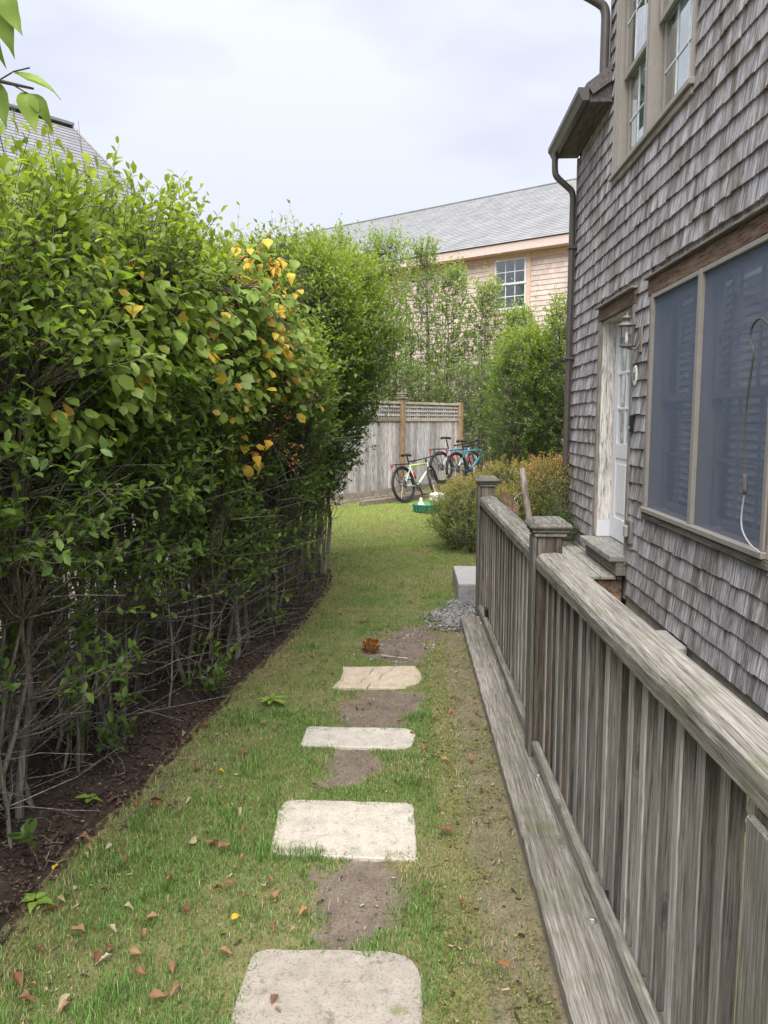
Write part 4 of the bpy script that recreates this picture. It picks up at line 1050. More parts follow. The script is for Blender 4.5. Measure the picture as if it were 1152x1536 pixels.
GREEN = np.array([[.068, .125, .03], [.10, .175, .038], [.16, .25, .048], [.26, .345, .062]])
def leaf_cols(r, n, young, pal=GREEN):
    """young 0..1 per leaf (new shoots are yellower)"""
    k = np.clip(young * 2.2 + r.normal(.55, .45, n), 0, 2.999); i = k.astype(int); fq = (k - i)[:, None]
    return (pal[i] * (1 - fq) + pal[i + 1] * fq) * r.uniform(.82, 1.18, (n, 1))
def shrub(name, label, cat, base, h, rx, ry, seed, z0=.7, stems=9, n_att=700, per=9, leaf=(.032, .05), wid=.5, detail=1, group=None,
          lean=(0, 0), low=.25, prof=None, stem_r=.02, pal=GREEN, bare=60, shoot=(.14, .28), upright=.6, young=.5, base_r=.16, topspikes=0, mat='leaf', outer=.45, bz=0, rampu=.35, clump=0.0, face=0):
    r = np.random.default_rng(seed)
    root = thing(name, (base[0], base[1], bz), label, cat, group)
    B = np.array([base[0], base[1], bz - .04]); C0 = np.array([base[0] + lean[0], base[1] + lean[1]])
    prof = prof or [(0, .45), (.3, .8), (.65, 1), (.88, .85), (1, .55)]
    pz, pr_ = np.array(prof).T
    # stems
    an = r.uniform(0, 6.28, stems); rd = np.sqrt(r.random(stems))
    b0 = B + np.stack([np.cos(an) * base_r * rd, np.sin(an) * base_r * rd, np.zeros(stems)], 1)
    tz = h * r.uniform(.72, .97, stems); tr_ = .62 * r.uniform(.3, 1, stems)
    tgt = np.stack([C0[0] + rx * np.cos(an) * tr_, C0[1] + ry * np.sin(an) * tr_, bz + tz], 1)
    K = 10; tt = np.linspace(0, 1, K)[None, :, None]
    ctl = b0 * .55 + tgt * .45; ctl[:, :2] = b0[:, :2] * .72 + tgt[:, :2] * .28
    sp = b0[:, None] * (1 - tt) ** 2 + ctl[:, None] * 2 * tt * (1 - tt) + tgt[:, None] * tt ** 2
    wob = r.normal(0, .055, (stems, K, 3)); wob[:, 0] = 0; wob[..., 2] = 0; sp = sp + np.cumsum(wob, 1) * .6
    rads = stem_r * r.choice([.55, .75, 1.0, 1.6], (stems, 1)) * r.uniform(.85, 1.2, (stems, 1)) * (1 - .8 * tt[0, :, 0])[None]
    sv, sq = strands(sp, rads, 6)
    # attractors: where leafy shoots end
    n = n_att * 5
    u = r.random(n); th = r.uniform(0, 6.28, n)
    z = z0 + (h - z0) * u
    keep = r.random(n) < np.clip(low + (1 - low) * (u / rampu), low, 1)
    if clump: keep &= vnoise(th * 1.9 * max(rx, ry) * 2 + seed * 3, z * 3.1, seed + 50, 2) > clump * (1.15 - .75 * u)
    lump = .78 + .44 * vnoise(th * 2.2 + seed, z * 2.6, seed, 2)
    R = np.interp(u, pz, pr_) * lump
    q = r.random(n) ** outer
    att = np.stack([C0[0] * u + base[0] * (1 - u) + rx * R * q * np.cos(th), C0[1] * u + base[1] * (1 - u) + ry * R * q * np.sin(th), bz + z + r.normal(0, .03, n)], 1)
    att, q, u, th = [w[keep][:n_att] for w in (att, q, u, th)]
    if face:
        fz = r.uniform(.55, 1.6, face * 3); ft = r.uniform(-1.5, .5, face * 3); k_ = (vnoise(ft * 2.4 + seed, fz * 3.3, seed + 90, 2) > .48); fz, ft = fz[k_][:face], ft[k_][:face]; nf_ = len(fz); fq = r.uniform(.8, 1.12, nf_)
        fa = np.stack([base[0] + rx * .9 * fq * np.cos(ft), base[1] + ry * .9 * fq * np.sin(ft), bz + fz], 1)
        att = np.concatenate([att, fa]); u = np.concatenate([u, np.full(nf_, .45)]); q = np.concatenate([q, fq.clip(0, 1)]); th = np.concatenate([th, ft])
    if topspikes:
        ts = topspikes; tht = r.uniform(0, 6.28, ts); q2 = r.random(ts) ** .6
        ta = np.stack([C0[0] + rx * .75 * q2 * np.cos(tht), C0[1] + ry * .75 * q2 * np.sin(tht), np.full(ts, bz + h * .97) + r.uniform(-.05, .12, ts)], 1)
        att = np.concatenate([att, ta]); u = np.concatenate([u, np.full(ts, 1.0)]); q = np.concatenate([q, q2]); th = np.concatenate([th, tht])
    n = len(att)
    # link each to a stem point below it
    flat = sp.reshape(-1, 3)
    dd = np.linalg.norm(att[:, None] - flat[None], axis=2) + np.where(flat[None, :, 2] > np.maximum(att[:, None, 2] - .08, bz + .1), 2.0, 0)
    j = dd.argmin(1); s0 = flat[j]
    mid = s0 * .5 + att * .5 + r.normal(0, .03, (n, 3)); mid[:, 2] -= .04
    bt = np.linspace(0, 1, 4)[None, :, None]
    bp_ = s0[:, None] * (1 - bt) ** 2 + mid[:, None] * 2 * bt * (1 - bt) + att[:, None] * bt ** 2
    br = np.linspace(.0055, .0018, 4)[None] * r.uniform(.7, 1.3, (n, 1)) * (stem_r / .02) ** .5
    bv, bq = strands(bp_, br, 3)
    # shoots
    out = att - np.stack([np.full(n, C0[0]), np.full(n, C0[1]), att[:, 2] - .1], 1); out /= np.linalg.norm(out, axis=1, keepdims=True) + 1e-6
    sdv = out * .55 + np.array([0, 0, 1.0]) * upright * (0.5 + u)[:, None] + r.normal(0, .38, (n, 3))
    sdv /= np.linalg.norm(sdv, axis=1, keepdims=True)
    sl_ = r.uniform(*shoot, n)
    if topspikes: sl_[-topspikes:] *= r.uniform(1.1, 1.9, topspikes); sdv[-topspikes:] = np.array([0, 0, 1.0]) + r.normal(0, .16, (topspikes, 3))
    st_ = np.linspace(0, 1, 2)[None, :, None]
    shp = att[:, None] + sdv[:, None] * sl_[:, None, None] * st_; shp[..., 2] -= (st_[..., 0] ** 2) * .03
    hv, hq = strands(shp, np.linspace(.002, .0008, 2)[None] * np.ones((n, 1)), 3)
    # bare inner twigs
    parts = [(sv, sq), (bv, bq), (hv, hq)]
    if bare:
        fj = r.integers(0, len(flat), bare); p0 = flat[fj]
        dv = r.normal(0, 1, (bare, 3)); dv[:, 2] = np.abs(dv[:, 2]) * .6; dv /= np.linalg.norm(dv, axis=1, keepdims=True)
        ln_ = r.uniform(.15, .6, bare)
        tw = p0[:, None] + dv[:, None] * ln_[:, None, None] * np.linspace(0, 1, 4)[None, :, None] + np.cumsum(r.normal(0, .018, (bare, 4, 3)), 1)
        tw[:, 0] = p0; tw[..., 2] = np.maximum(tw[..., 2], bz + .01)
        parts.append(strands(tw, np.linspace(.004, .001, 4)[None] * np.ones((bare, 1)), 3))
    VV, QQ, o_ = [], [], 0
    for v_, q_ in parts: VV.append(v_); QQ.append(q_ + o_); o_ += len(v_)
    np_mesh('stems', np.concatenate(VV), np.concatenate(QQ), 'bark', root)
    # leaves: opposite pairs up each shoot
    kk = np.arange(per); fr_ = (kk // 2 + .5) / (per / 2)
    P = att[:, None] + sdv[:, None] * (sl_[:, None] * fr_[None])[..., None]
    P = P + r.normal(0, .006, P.shape); P[..., 2] -= (fr_ ** 2)[None] * .03
    side = np.cross(sdv, np.array([0, 0, 1.0])); side /= np.linalg.norm(side, axis=1, keepdims=True) + 1e-6; up2 = np.cross(side, sdv)
    rot = (kk // 2) * 1.57 + (kk % 2) * np.pi
    sv_ = side[:, None] * np.cos(rot)[None, :, None] + up2[:, None] * np.sin(rot)[None, :, None]
    D = sdv[:, None] * .75 + sv_ * .85 + r.normal(0, .28, P.shape)
    Nn = np.array([0, 0, 1.0]) + r.normal(0, .38, P.shape) + out[:, None] * .35
    yl = np.repeat((young * (u ** 2) * (.35 + .65 * q))[:, None], per, 1) + .22 * fr_[None] * np.repeat(u[:, None], per, 1)
    P, D, Nn, yl = P.reshape(-1, 3), D.reshape(-1, 3), Nn.reshape(-1, 3), yl.ravel()
    lk = r.random(len(P)) < .93; P, D, Nn, yl = P[lk], D[lk], Nn[lk], yl[lk]
    le = r.uniform(*leaf, len(P)); lv, lf, nvp = leaves_mesh(P, D, Nn, le, le * wid, detail)
    cols = np.repeat(leaf_cols(r, len(P), yl, pal), nvp, 0)
    fo = np_mesh('foliage', lv, lf, mat, root, cols=cols); tag(fo, kind='stuff')
    return root, sp

HG = 'privet shrubs of the near hedge'
near = [((-2.02, 1.85), 2.32, .62, .62, 'leafy privet shrub at the start of the hedge beside the mulch'),
        ((-1.78, 2.75), 2.44, .60, .60, 'grey-stemmed privet shrub with a mossy forked trunk at the mulch edge'),
        ((-1.70, 3.55), 2.56, .60, .55, 'twiggy privet shrub with bare lower stems, vine leaves above it'),
        ((-1.58, 4.35), 2.56, .52, .55, 'many-stemmed privet shrub rooted in mulch level with the cracked slab'),
        ((-1.46, 5.15), 2.52, .47, .55, 'privet shrub tangled with yellow-leaved vine'),
        ((-1.34, 5.95), 2.25, .55, .52, 'privet shrub between the yellow vine and the tall dense shrubs')]
for i, (bs, h, rx, ry, lab) in enumerate(near):
    shrub('privet_shrub', lab, 'shrub', bs, h, rx, ry, 20 + i, z0=.45, stems=19, n_att=1500, per=9, leaf=(.030, .056), wid=.52, detail=2, group=None,
          low=.24, rampu=.74, clump=.57, face=120, stem_r=.0125, bare=620, lean=(.12, 0), young=1.15, base_r=.34, topspikes=8, prof=[(0, .6), (.25, .9), (.6, 1.05), (.85, 1.0), (1, .75)], outer=.36)
# a second, hidden rank that closes the hedge from behind
for i, (bs, h) in enumerate((((-2.75, 2.6), 2.2), ((-2.62, 3.7), 2.3), ((-2.5, 4.8), 2.5), ((-2.35, 6.0), 2.7), ((-2.1, 7.3), 3.0))):
    shrub('privet_shrub', 'privet shrub in the rear row behind the ' + ['mossy forked trunk', 'twiggy bare-stemmed shrub', 'many-stemmed shrub', 'yellow-vined shrub', 'tall dense hedge block'][i], 'shrub', bs, h, .62, .7, 40 + i, z0=.55, stems=9, n_att=420, per=8, leaf=(.04, .062), wid=.55, detail=0, rampu=.7,
          group='rear row of the privet hedge', low=.1, bare=80, young=.4)
tall = [((-1.27, 6.75), 3.12, .62, .55, 'tall dense privet shrub with clipped yellow-green top behind the yellow vine'),
        ((-1.17, 7.45), 3.2, .72, .6, 'tall dense privet shrub leaning over the mulch bed, mid block'),
        ((-1.06, 8.1), 3.25, .78, .7, 'tall dense privet shrub at the hedge end, vase of dark stems')]
for i, (bs, h, rx, ry, lab) in enumerate(tall):
    shrub('tall_privet', lab, 'shrub', bs, h, rx, ry, 60 + i, z0=.75, stems=12, n_att=2300, per=9, leaf=(.042, .066), wid=.46, detail=1, lean=(.10, .35), low=.25, bare=60, young=1.1,
          prof=[(0, .30), (.2, .55), (.45, .85), (.7, 1.0), (.9, .92), (1, .7)], outer=.3, base_r=.17, stem_r=.018, topspikes=14)
# beyond the fence
far_sh = [((-1.9, 17.6), 5.6, 1.0, .9), ((-.75, 19.0), 5.9, .85, .8), ((.15, 19.9), 5.9, .62, .7), ((1.0, 20.2), 5.4, .55, .6), ((1.85, 20.4), 5.0, .55, .6), ((2.6, 19.8), 4.3, .6, .6)]
fl = ['bushy privet towering over the fence next to the tall hedge block', 'lanky privet shrub over the fence post, wispy leafy top', 'lanky privet shrub before the far roof eave, thin bare stems',
      'lanky privet shrub before the pink shingle wall, sparse leaves', 'lanky privet shrub before the far house window', 'lanky privet shrub beside the far window, lower than its neighbours']
PF = np.array([[.15, .23, .085], [.20, .295, .095], [.26, .36, .105], [.32, .42, .115]])
for i, (bs, h, rx, ry) in enumerate(far_sh):
    shrub('lanky_privet', fl[i], 'shrub', bs, h, rx, ry, 80 + i, z0=1.2, stems=12, n_att=640 if i > 1 else 1100, per=9, leaf=(.065, .105), wid=.48, detail=0, low=.9, bare=60, young=.4, pal=PF,
          prof=[(0, 1.0), (.4, .9), (.7, .75), (.88, .6), (1, .45)], stem_r=.024, base_r=.4, shoot=(.2, .42), topspikes=14, outer=.5)
for i, (bs, h, rx, lab) in enumerate((((-.1, 18.6), 2.9, .9, 'low dark green bush showing just above the lattice fence'), ((1.3, 19.2), 2.9, .9, 'low dark green bush over the fence end post'))):
    shrub('fence_bush', lab, 'shrub', bs, h, rx, .7, 95 + i, z0=.8, stems=9, n_att=700, per=9, leaf=(.05, .08), wid=.5, detail=0, low=.8, bare=0, young=.1, pal=PF * .8, outer=.4)
# right-hand hedge behind the house corner
for i, (bs, h, rx, ry, lab) in enumerate((((1.75, 12.6), 2.95, .62, .8, 'rounded leafy privet bush behind the spirea, left of the downspout'), ((2.45, 12.2), 3.45, .65, .8, 'taller leafy privet bush against the house corner downspout'), ((2.2, 14.2), 3.2, .8, .8, 'yellow-green privet bush between the bicycles and house corner'))):
    shrub('round_privet', lab, 'shrub', bs, h, rx, ry, 110 + i, z0=.3, stems=10, n_att=1350, per=9, leaf=(.045, .07), wid=.48, detail=0, low=.7, bare=20, young=1.05, topspikes=18 if i == 1 else 8,
          prof=[(0, .7), (.3, 1), (.6, 1.0), (.85, .8), (1, .45)], outer=.38)
# spirea with coppery tips
SPI = np.array([[.12, .19, .055], [.19, .27, .07], [.34, .34, .11], [.60, .33, .15]])
for i, (bs, h, rx, ry, n_, lab) in enumerate((((.72, 9.7), .84, .52, .48, 1000, 'copper-tipped spirea mound spilling over the lawn past the end post'), ((1.30, 10.2), 1.04, .62, .55, 1000, 'copper-tipped spirea mound behind the grab pole'),
                                             ((1.62, 9.35), 1.10, .42, .5, 800, 'orange and gold spirea mound by the door corner'), ((1.15, 9.2), .8, .4, .35, 500, 'low spirea mound rising over the top rail'))):
    shrub('spirea_bush', lab, 'shrub', bs, h, rx, ry, 130 + i, z0=.08, stems=14, n_att=n_, per=12, leaf=(.022, .038), wid=.42, detail=0, low=.8, bare=0, young=.78 if i != 2 else 1.05, pal=SPI,
          prof=[(0, .7), (.3, 1), (.6, 1), (.85, .8), (1, .45)], outer=.34, stem_r=.007, shoot=(.1, .2), base_r=.22)
shrub('fern_clump', 'small green ferny plant at the deck corner under the spirea', 'plant', (1.60, 8.55), .28, .24, .26, 140, z0=.03, stems=10, n_att=170, per=12, leaf=(.022, .034), wid=.5, detail=0, low=1, bare=0, young=.0, stem_r=.004,
      prof=[(0, .8), (.5, 1), (1, .5)], shoot=(.07, .14), bz=.275, pal=np.array([[.05, .09, .035], [.075, .125, .045], [.10, .15, .055], [.12, .17, .06]]))
# low privet suckers at the mulch edge
for i, (x, y, h) in enumerate(((-1.20, 4.25, .30), (-1.42, 3.35, .38), (-1.30, 2.62, .12), (-1.12, 5.6, .42), (-1.0, 6.6, .3))):
    shrub('privet_sucker', ['young privet sucker sprouting from mulch near the cracked slab', 'leafy privet sucker low on the mulch between bare stems', 'tiny two-leaf seedling in the mulch', 'privet sucker sprouting by the fallen edging timber', 'privet sucker at the foot of the tall shrubs'][i],
          'plant', (x, y), h, .17, .17, 150 + i, z0=.05, stems=3, n_att=14 if h > .15 else 2, per=8, leaf=(.04, .062), wid=.52, detail=2, low=1, bare=0, young=.5, stem_r=.004, base_r=.03, shoot=(.08, .16), outer=.5, bz=.03)

# bittersweet vine over the hedge: woody stems, green leaf mass, single yellow leaves, berries
def big_leaf_mesh(seed, curl=.25, crumple=.02, narrow=1.0):
    rr = random.Random(seed); m_ = MB(); rows = 7
    for i in range(rows + 1):
        t_ = i / rows; w = narrow * (1 + crumple * rr.uniform(-4, 3)) * .5 * math.sin(math.pi * min(1, t_ * 1.02 + .02) ** .72) * (1 - .15 * t_) + .0
        z = -curl * t_ * t_ + .04 * math.sin(t_ * 7 + seed)
        for s_ in (-1, -.5, 0, .5, 1): m_.v.append((t_, s_ * w * (1 + rr.uniform(-.06, .06)), z + (.16 + crumple * 5) * abs(s_) * w + rr.uniform(-crumple, crumple)))
    for i in range(rows):
        for k in range(4): a_ = i * 5 + k; m_.f.append((a_, a_ + 1, a_ + 6, a_ + 5))
    me = bpy.data.meshes.new('leaf'); me.from_pydata(m_.v, [], m_.f); me.shade_smooth(); return me
def leaf_color_mat(name, c1, c2, edge=None):
    m, t, b = new_mat(name)
    oi = t.nodes.new('ShaderNodeObjectInfo'); gg = t.nodes.new('ShaderNodeNewGeometry')
    f = noise(t, gg.outputs['Position'], 28, 4, .6)
    c = ramp(t, oi.outputs['Random'], [(0, c1), (1, c2)]).outputs[0]
    c = mixc(t, ramp(t, f, [(.55, (0, 0, 0)), (.72, (.7, .7, .7))]).outputs[0], c, edge or tuple(x * .6 for x in c1))
    t.links.new(c, b.inputs['Base Color']); b.inputs['Roughness'].default_value = .5; b.inputs['Specular IOR Level'].default_value = .3
    tr = t.nodes.new('ShaderNodeBsdfTranslucent'); t.links.new(c, tr.inputs[0])
    ms = N(t, 'ShaderNodeMixShader'); ms.inputs[0].default_value = .38
    t.links.new(b.outputs[0], ms.inputs[1]); t.links.new(tr.outputs[0], ms.inputs[2]); t.links.new(ms.outputs[0], t.nodes['Material Output'].inputs['Surface'])
leaf_color_mat('vine_yellow', (.66, .42, .05), (.72, .58, .10), (.58, .28, .04))
leaf_color_mat('vine_orange', (.55, .20, .04), (.62, .34, .06), (.32, .10, .03))
leaf_color_mat('vine_green', (.17, .27, .05), (.26, .37, .07), (.13, .21, .04))
leaf_color_mat('rust_leaf', (.34, .15, .06), (.45, .25, .11), (.2, .08, .035))
leaf_color_mat('dry_leaf', (.20, .10, .05), (.34, .20, .115), (.11, .06, .035))
leaf_color_mat('pale_leaf', (.40, .33, .20), (.50, .46, .33), (.25, .19, .11))
vine = thing('bittersweet_vine', (-1.42, 5.0, .03), 'bittersweet vine with yellow and orange leaves and berries climbing the hedge', 'vine')
vm = {}
def leaf_variants(mat):
    if mat not in vm:
        vm[mat] = []
        for k in range(6):
            me = big_leaf_mesh(k, .15 + .12 * k, .075 if mat in ('dry_leaf', 'pale_leaf', 'rust_leaf') else .03 if mat != 'vine_green' else .015); me.materials.append(MATS[mat]); vm[mat].append(me)
    return vm[mat]
def put_leaf(name, mat, p, d, up, size, parent, wid=1.0):
    me = random.choice(leaf_variants(mat)); ob = link(name, me, None, p, parent)
    d = Vector(d).normalized(); up = Vector(up); s_ = up.cross(d).normalized(); u_ = d.cross(s_)
    ob.rotation_euler = Matrix((d, s_, u_)).transposed().to_euler(); ob.scale = (size, size * wid, size); return ob
rr = random.Random(31)
vstems = MB()
vpaths = [[(-1.45, 5.0, .03), (-1.4, 4.9, .9), (-1.38, 4.8, 1.7), (-1.22, 4.75, 2.3), (-1.05, 4.75, 2.66), (-.90, 4.8, 2.60), (-.80, 4.85, 2.25)],
          [(-1.5, 4.2, .03), (-1.45, 4.1, 1.0), (-1.3, 4.2, 1.7), (-1.12, 4.25, 2.2), (-.98, 4.35, 2.42), (-.88, 4.5, 2.3)],
          [(-1.6, 3.5, .03), (-1.45, 3.4, 1.2), (-1.35, 3.5, 1.8), (-1.25, 3.6, 2.2), (-1.1, 3.7, 2.38), (-1.0, 3.8, 2.25)],
          [(-1.38, 5.4, .03), (-1.25, 5.2, .9), (-1.15, 5.05, 1.4), (-1.02, 4.95, 1.75), (-.92, 4.9, 1.68), (-.90, 4.85, 1.45)],
          [(-1.75, 2.9, .03), (-1.6, 2.9, 1.3), (-1.5, 3.0, 1.9), (-1.45, 3.1, 2.3), (-1.35, 3.2, 2.42)]]
vsm = [smooth_path(p, 3) for p in vpaths]
for p in vsm: vstems.tube(p, list(np.linspace(.013, .004, len(p))), 6)
twig_ends = []
for p in vsm:
    L_ = len(p)
    for k in range(int(L_ * .45), L_, 2):
        for _ in range(2):
            d = Vector((rr.uniform(-.1, .36), rr.uniform(-.5, .15), rr.uniform(-.3, .2))); e = p[k] + d * rr.uniform(.4, .75)
            vstems.tube(smooth_path([p[k], p[k] + d * .35 + Vector((0, 0, .03)), e], 1), [.003] * 0 or .0028, 4); twig_ends.append((p[k], e))
tag(vstems.build('vine_stems', 'dark_stem', vine))
yc = 0
anch = []
for (p0, e) in twig_ends:
    for _ in range(3):
        t_ = rr.uniform(.3, 1.05); q = p0.lerp(e, t_); anch.append(q)
VY = []
gl = []
for q in anch:
    d = Vector((rr.uniform(-.2, .8), rr.uniform(-.8, .2), rr.uniform(-1.0, .0)))
    up = Vector((rr.uniform(0, .5), rr.uniform(-.6, 0), 1))
    # autumn colour sits on the outer trailing end of the vine
    pxq = 622 + q.x / q.y * F_PX
    yel = rr.random() < (.75 if (q.y > 4.6 and q.z > 1.4) else .07)
    if yel and yc < 50:
        m_ = 'vine_orange' if rr.random() < .18 else 'vine_yellow'
        put_leaf('vine_leaf', m_, q, d, up, rr.uniform(.042, .074), vine, rr.uniform(.6, 1.0)); yc += 1
    elif not yel and yc < 300: gl.append((q, d, up))
# trailing shoots that carry the clusters of turning leaves
for (cx_, cy_, cz_), nl_, fo_, sz_, sprd in (((-.80, 4.55, 2.08), 7, .05, .085, .045), ((-.92, 4.7, 2.58), 14, .35, .07, .12), ((-.98, 4.5, 2.36), 12, .25, .07, .12), ((-.84, 4.6, 2.26), 7, .6, .065, .06), ((-1.06, 4.6, 2.28), 12, .1, .07, .12),
                                             ((-1.10, 4.6, 1.50), 8, .05, .08, .08), ((-.98, 4.62, 1.38), 6, .2, .075, .06), ((-1.22, 4.2, 1.95), 9, .1, .085, .16), ((-1.30, 3.75, 1.9), 6, .15, .085, .18), ((-1.42, 3.1, 2.0), 4, .3, .085, .15)):
    c_ = Vector((cx_, cy_, cz_))
    MB().tube(smooth_path([c_ + Vector((-.32, .12, .06)), c_ + Vector((-.15, .05, .10)), c_ + Vector((-.02, 0, .04))], 2), .003, 5).build('vine_shoot', 'dark_stem', vine)
    for _ in range(nl_):
        q = c_ + Vector((rr.gauss(0, sprd), rr.gauss(0, sprd), rr.gauss(0, sprd * .8)))
        put_leaf('vine_leaf', 'vine_orange' if rr.random() < fo_ else 'vine_yellow', q, (rr.uniform(-.4, .8), rr.uniform(-.8, .1), rr.uniform(-1.0, -.1)), (rr.uniform(0, .6), rr.uniform(-.9, -.2), .8), sz_ * rr.uniform(.5, 1.05), vine, rr.uniform(.75, 1.0))
    twig_ends.append((c_, c_ + Vector((.05, -.05, .03))))
for q, d, up in gl[:110]: put_leaf('vine_leaf', 'vine_green', q, d, up, rr.uniform(.06, .095), vine, rr.uniform(.7, .95))
# broad round vine leaves draped over the top of the hedge
r = np.random.default_rng(44); n = 3400
y = r.uniform(2.0, 5.7, n); hx_ = np.interp(y, [2, 3, 4.3, 5.9], [-1.95, -1.68, -1.45, -1.24]); ht = np.interp(y, [1.8, 2.75, 3.55, 4.35, 5.15, 6], [2.32, 2.44, 2.56, 2.56, 2.58, 2.62])
an = r.uniform(-.6, 2.0, n); rad = r.uniform(.78, 1.05, n)
x = hx_ + .60 * rad * np.cos(an) * (1 + .25 * (vnoise(y * 3, an * 2, 61) - .5)); z = ht - .55 + .58 * rad * np.sin(an) + .25 * (vnoise(y * 2.5, an, 63) - .5)
k = vnoise(y * 2.6, an * 1.8, 62) > .43; x, y, z, an = x[k], y[k], z[k], an[k]; n = len(x)
P = np.stack([x, y, z], 1); D = np.stack([np.cos(an) * .6 + r.normal(0, .4, n), r.normal(-.25, .5, n), -.55 + r.normal(0, .35, n)], 1)
Nn = np.stack([np.cos(an) * .7, np.full(n, -.35), np.sin(an) * .7 + .7], 1) + r.normal(0, .3, (n, 3)); le = r.uniform(.04, .085, n)
lv, lf, k = leaves_mesh(P, D, Nn, le, le * .82, 2)
cl = np.array([.20, .29, .055]) * r.uniform(.6, 1.25, (n, 1)) * r.uniform(.9, 1.1, (n, 3)); yl = r.random(n) < .03 + .08 * (y > 4.4); cl[yl] = np.array([.62, .44, .07]) * r.uniform(.7, 1.1, (yl.sum(), 1))
tag(np_mesh('vine_foliage', lv, lf, 'big_leaf', vine, cols=np.repeat(cl, k, 0)), kind='stuff')
bm_ = MB()
for p0, e in twig_ends:
    if e.y > 4.2 and rr.random() < .55:
        for _ in range(rr.randint(3, 7)):
            c_ = p0.lerp(e, rr.uniform(.4, 1.0)) + Vector((rr.uniform(-.03, .03), rr.uniform(-.03, .03), rr.uniform(-.01, .05)))
            bm_.lathe(c_, [(.0015, -.0055), (.005, -.003), (.006, 0), (.005, .003), (.0015, .0055)], 6)
tag(bm_.build('berries', 'berry', vine, True), kind='stuff')

# branch hanging into the top of the picture
br = thing('overhanging_branch', (-.9, 1.15, 2.1), 'bright green leafy branch tip hanging over the hedge start', 'branch')
bpth = smooth_path([(-1.3, 1.1, 2.16), (-.9, 1.12, 2.13), (-.66, 1.16, 2.152), (-.575, 1.2, 2.145)], 2)
MB().tube(bpth, list(np.linspace(.007, .0015, len(bpth))), 6).tube([(-.63, 1.19, 2.15), (-.605, 1.2, 2.17), (-.58, 1.2, 2.175)], .0012, 4).tube([(-.9, 1.12, 2.13), (-.75, 1.15, 2.2), (-.62, 1.18, 2.26)], .002, 5).tube([(-.60, 1.19, 2.146), (-.585, 1.2, 2.138)], .001, 4).build('branch_stem', 'dark_stem', br)
for p, d, up, sz, w in (((-.605, 1.2, 2.165), (1, -.1, -.15), (0, -.5, 1), .072, .42), ((-.592, 1.2, 2.140), (.35, -.1, -1), (.5, -1, .3), .062, .5), ((-.582, 1.2, 2.138), (.8, .1, -.9), (.3, -1, .5), .05, .5),
                        ((-.622, 1.19, 2.148), (.05, -.1, -1), (0, -1, .2), .06, .5), ((-.64, 1.18, 2.16), (-.2, 0, -1), (.3, -1, .2), .05, .5), ((-.625, 1.18, 2.262), (.5, 0, -1), (.4, -1, .5), .075, .5),
                        ((-.615, 1.18, 2.275), (.55, 0, -.9), (.2, -1, .6), .07, .5), ((-.655, 1.18, 2.25), (.6, 0, -.75), (.2, -1, .6), .075, .45), ((-.66, 1.17, 2.20), (.6, -.1, -.5), (.2, -1, .6), .06, .45), ((-.75, 1.15, 2.2), (.2, -.1, -1), (.4, -1, .2), .07, .5)):
    put_leaf('leaf', 'vine_green', p, d, up, sz, br, w)

# ------------------------------------------------------------------ old edging timber behind hedge
et = thing('edging_timber', (-2.05, 5, 0), 'dark old landscape edging timber half buried behind the hedge stems', 'timber')
MB().bar((-2.35, 2.0, .06), (-2.0, 5.2, .06), .12, .14, (0, 0, 1), .01).build('timber_beam', 'old_timber', et)
MB().bar((-1.99, 5.25, .06), (-1.45, 8.2, .07), .12, .14, (0, 0, 1), .01).build('timber_beam', 'old_timber', et)

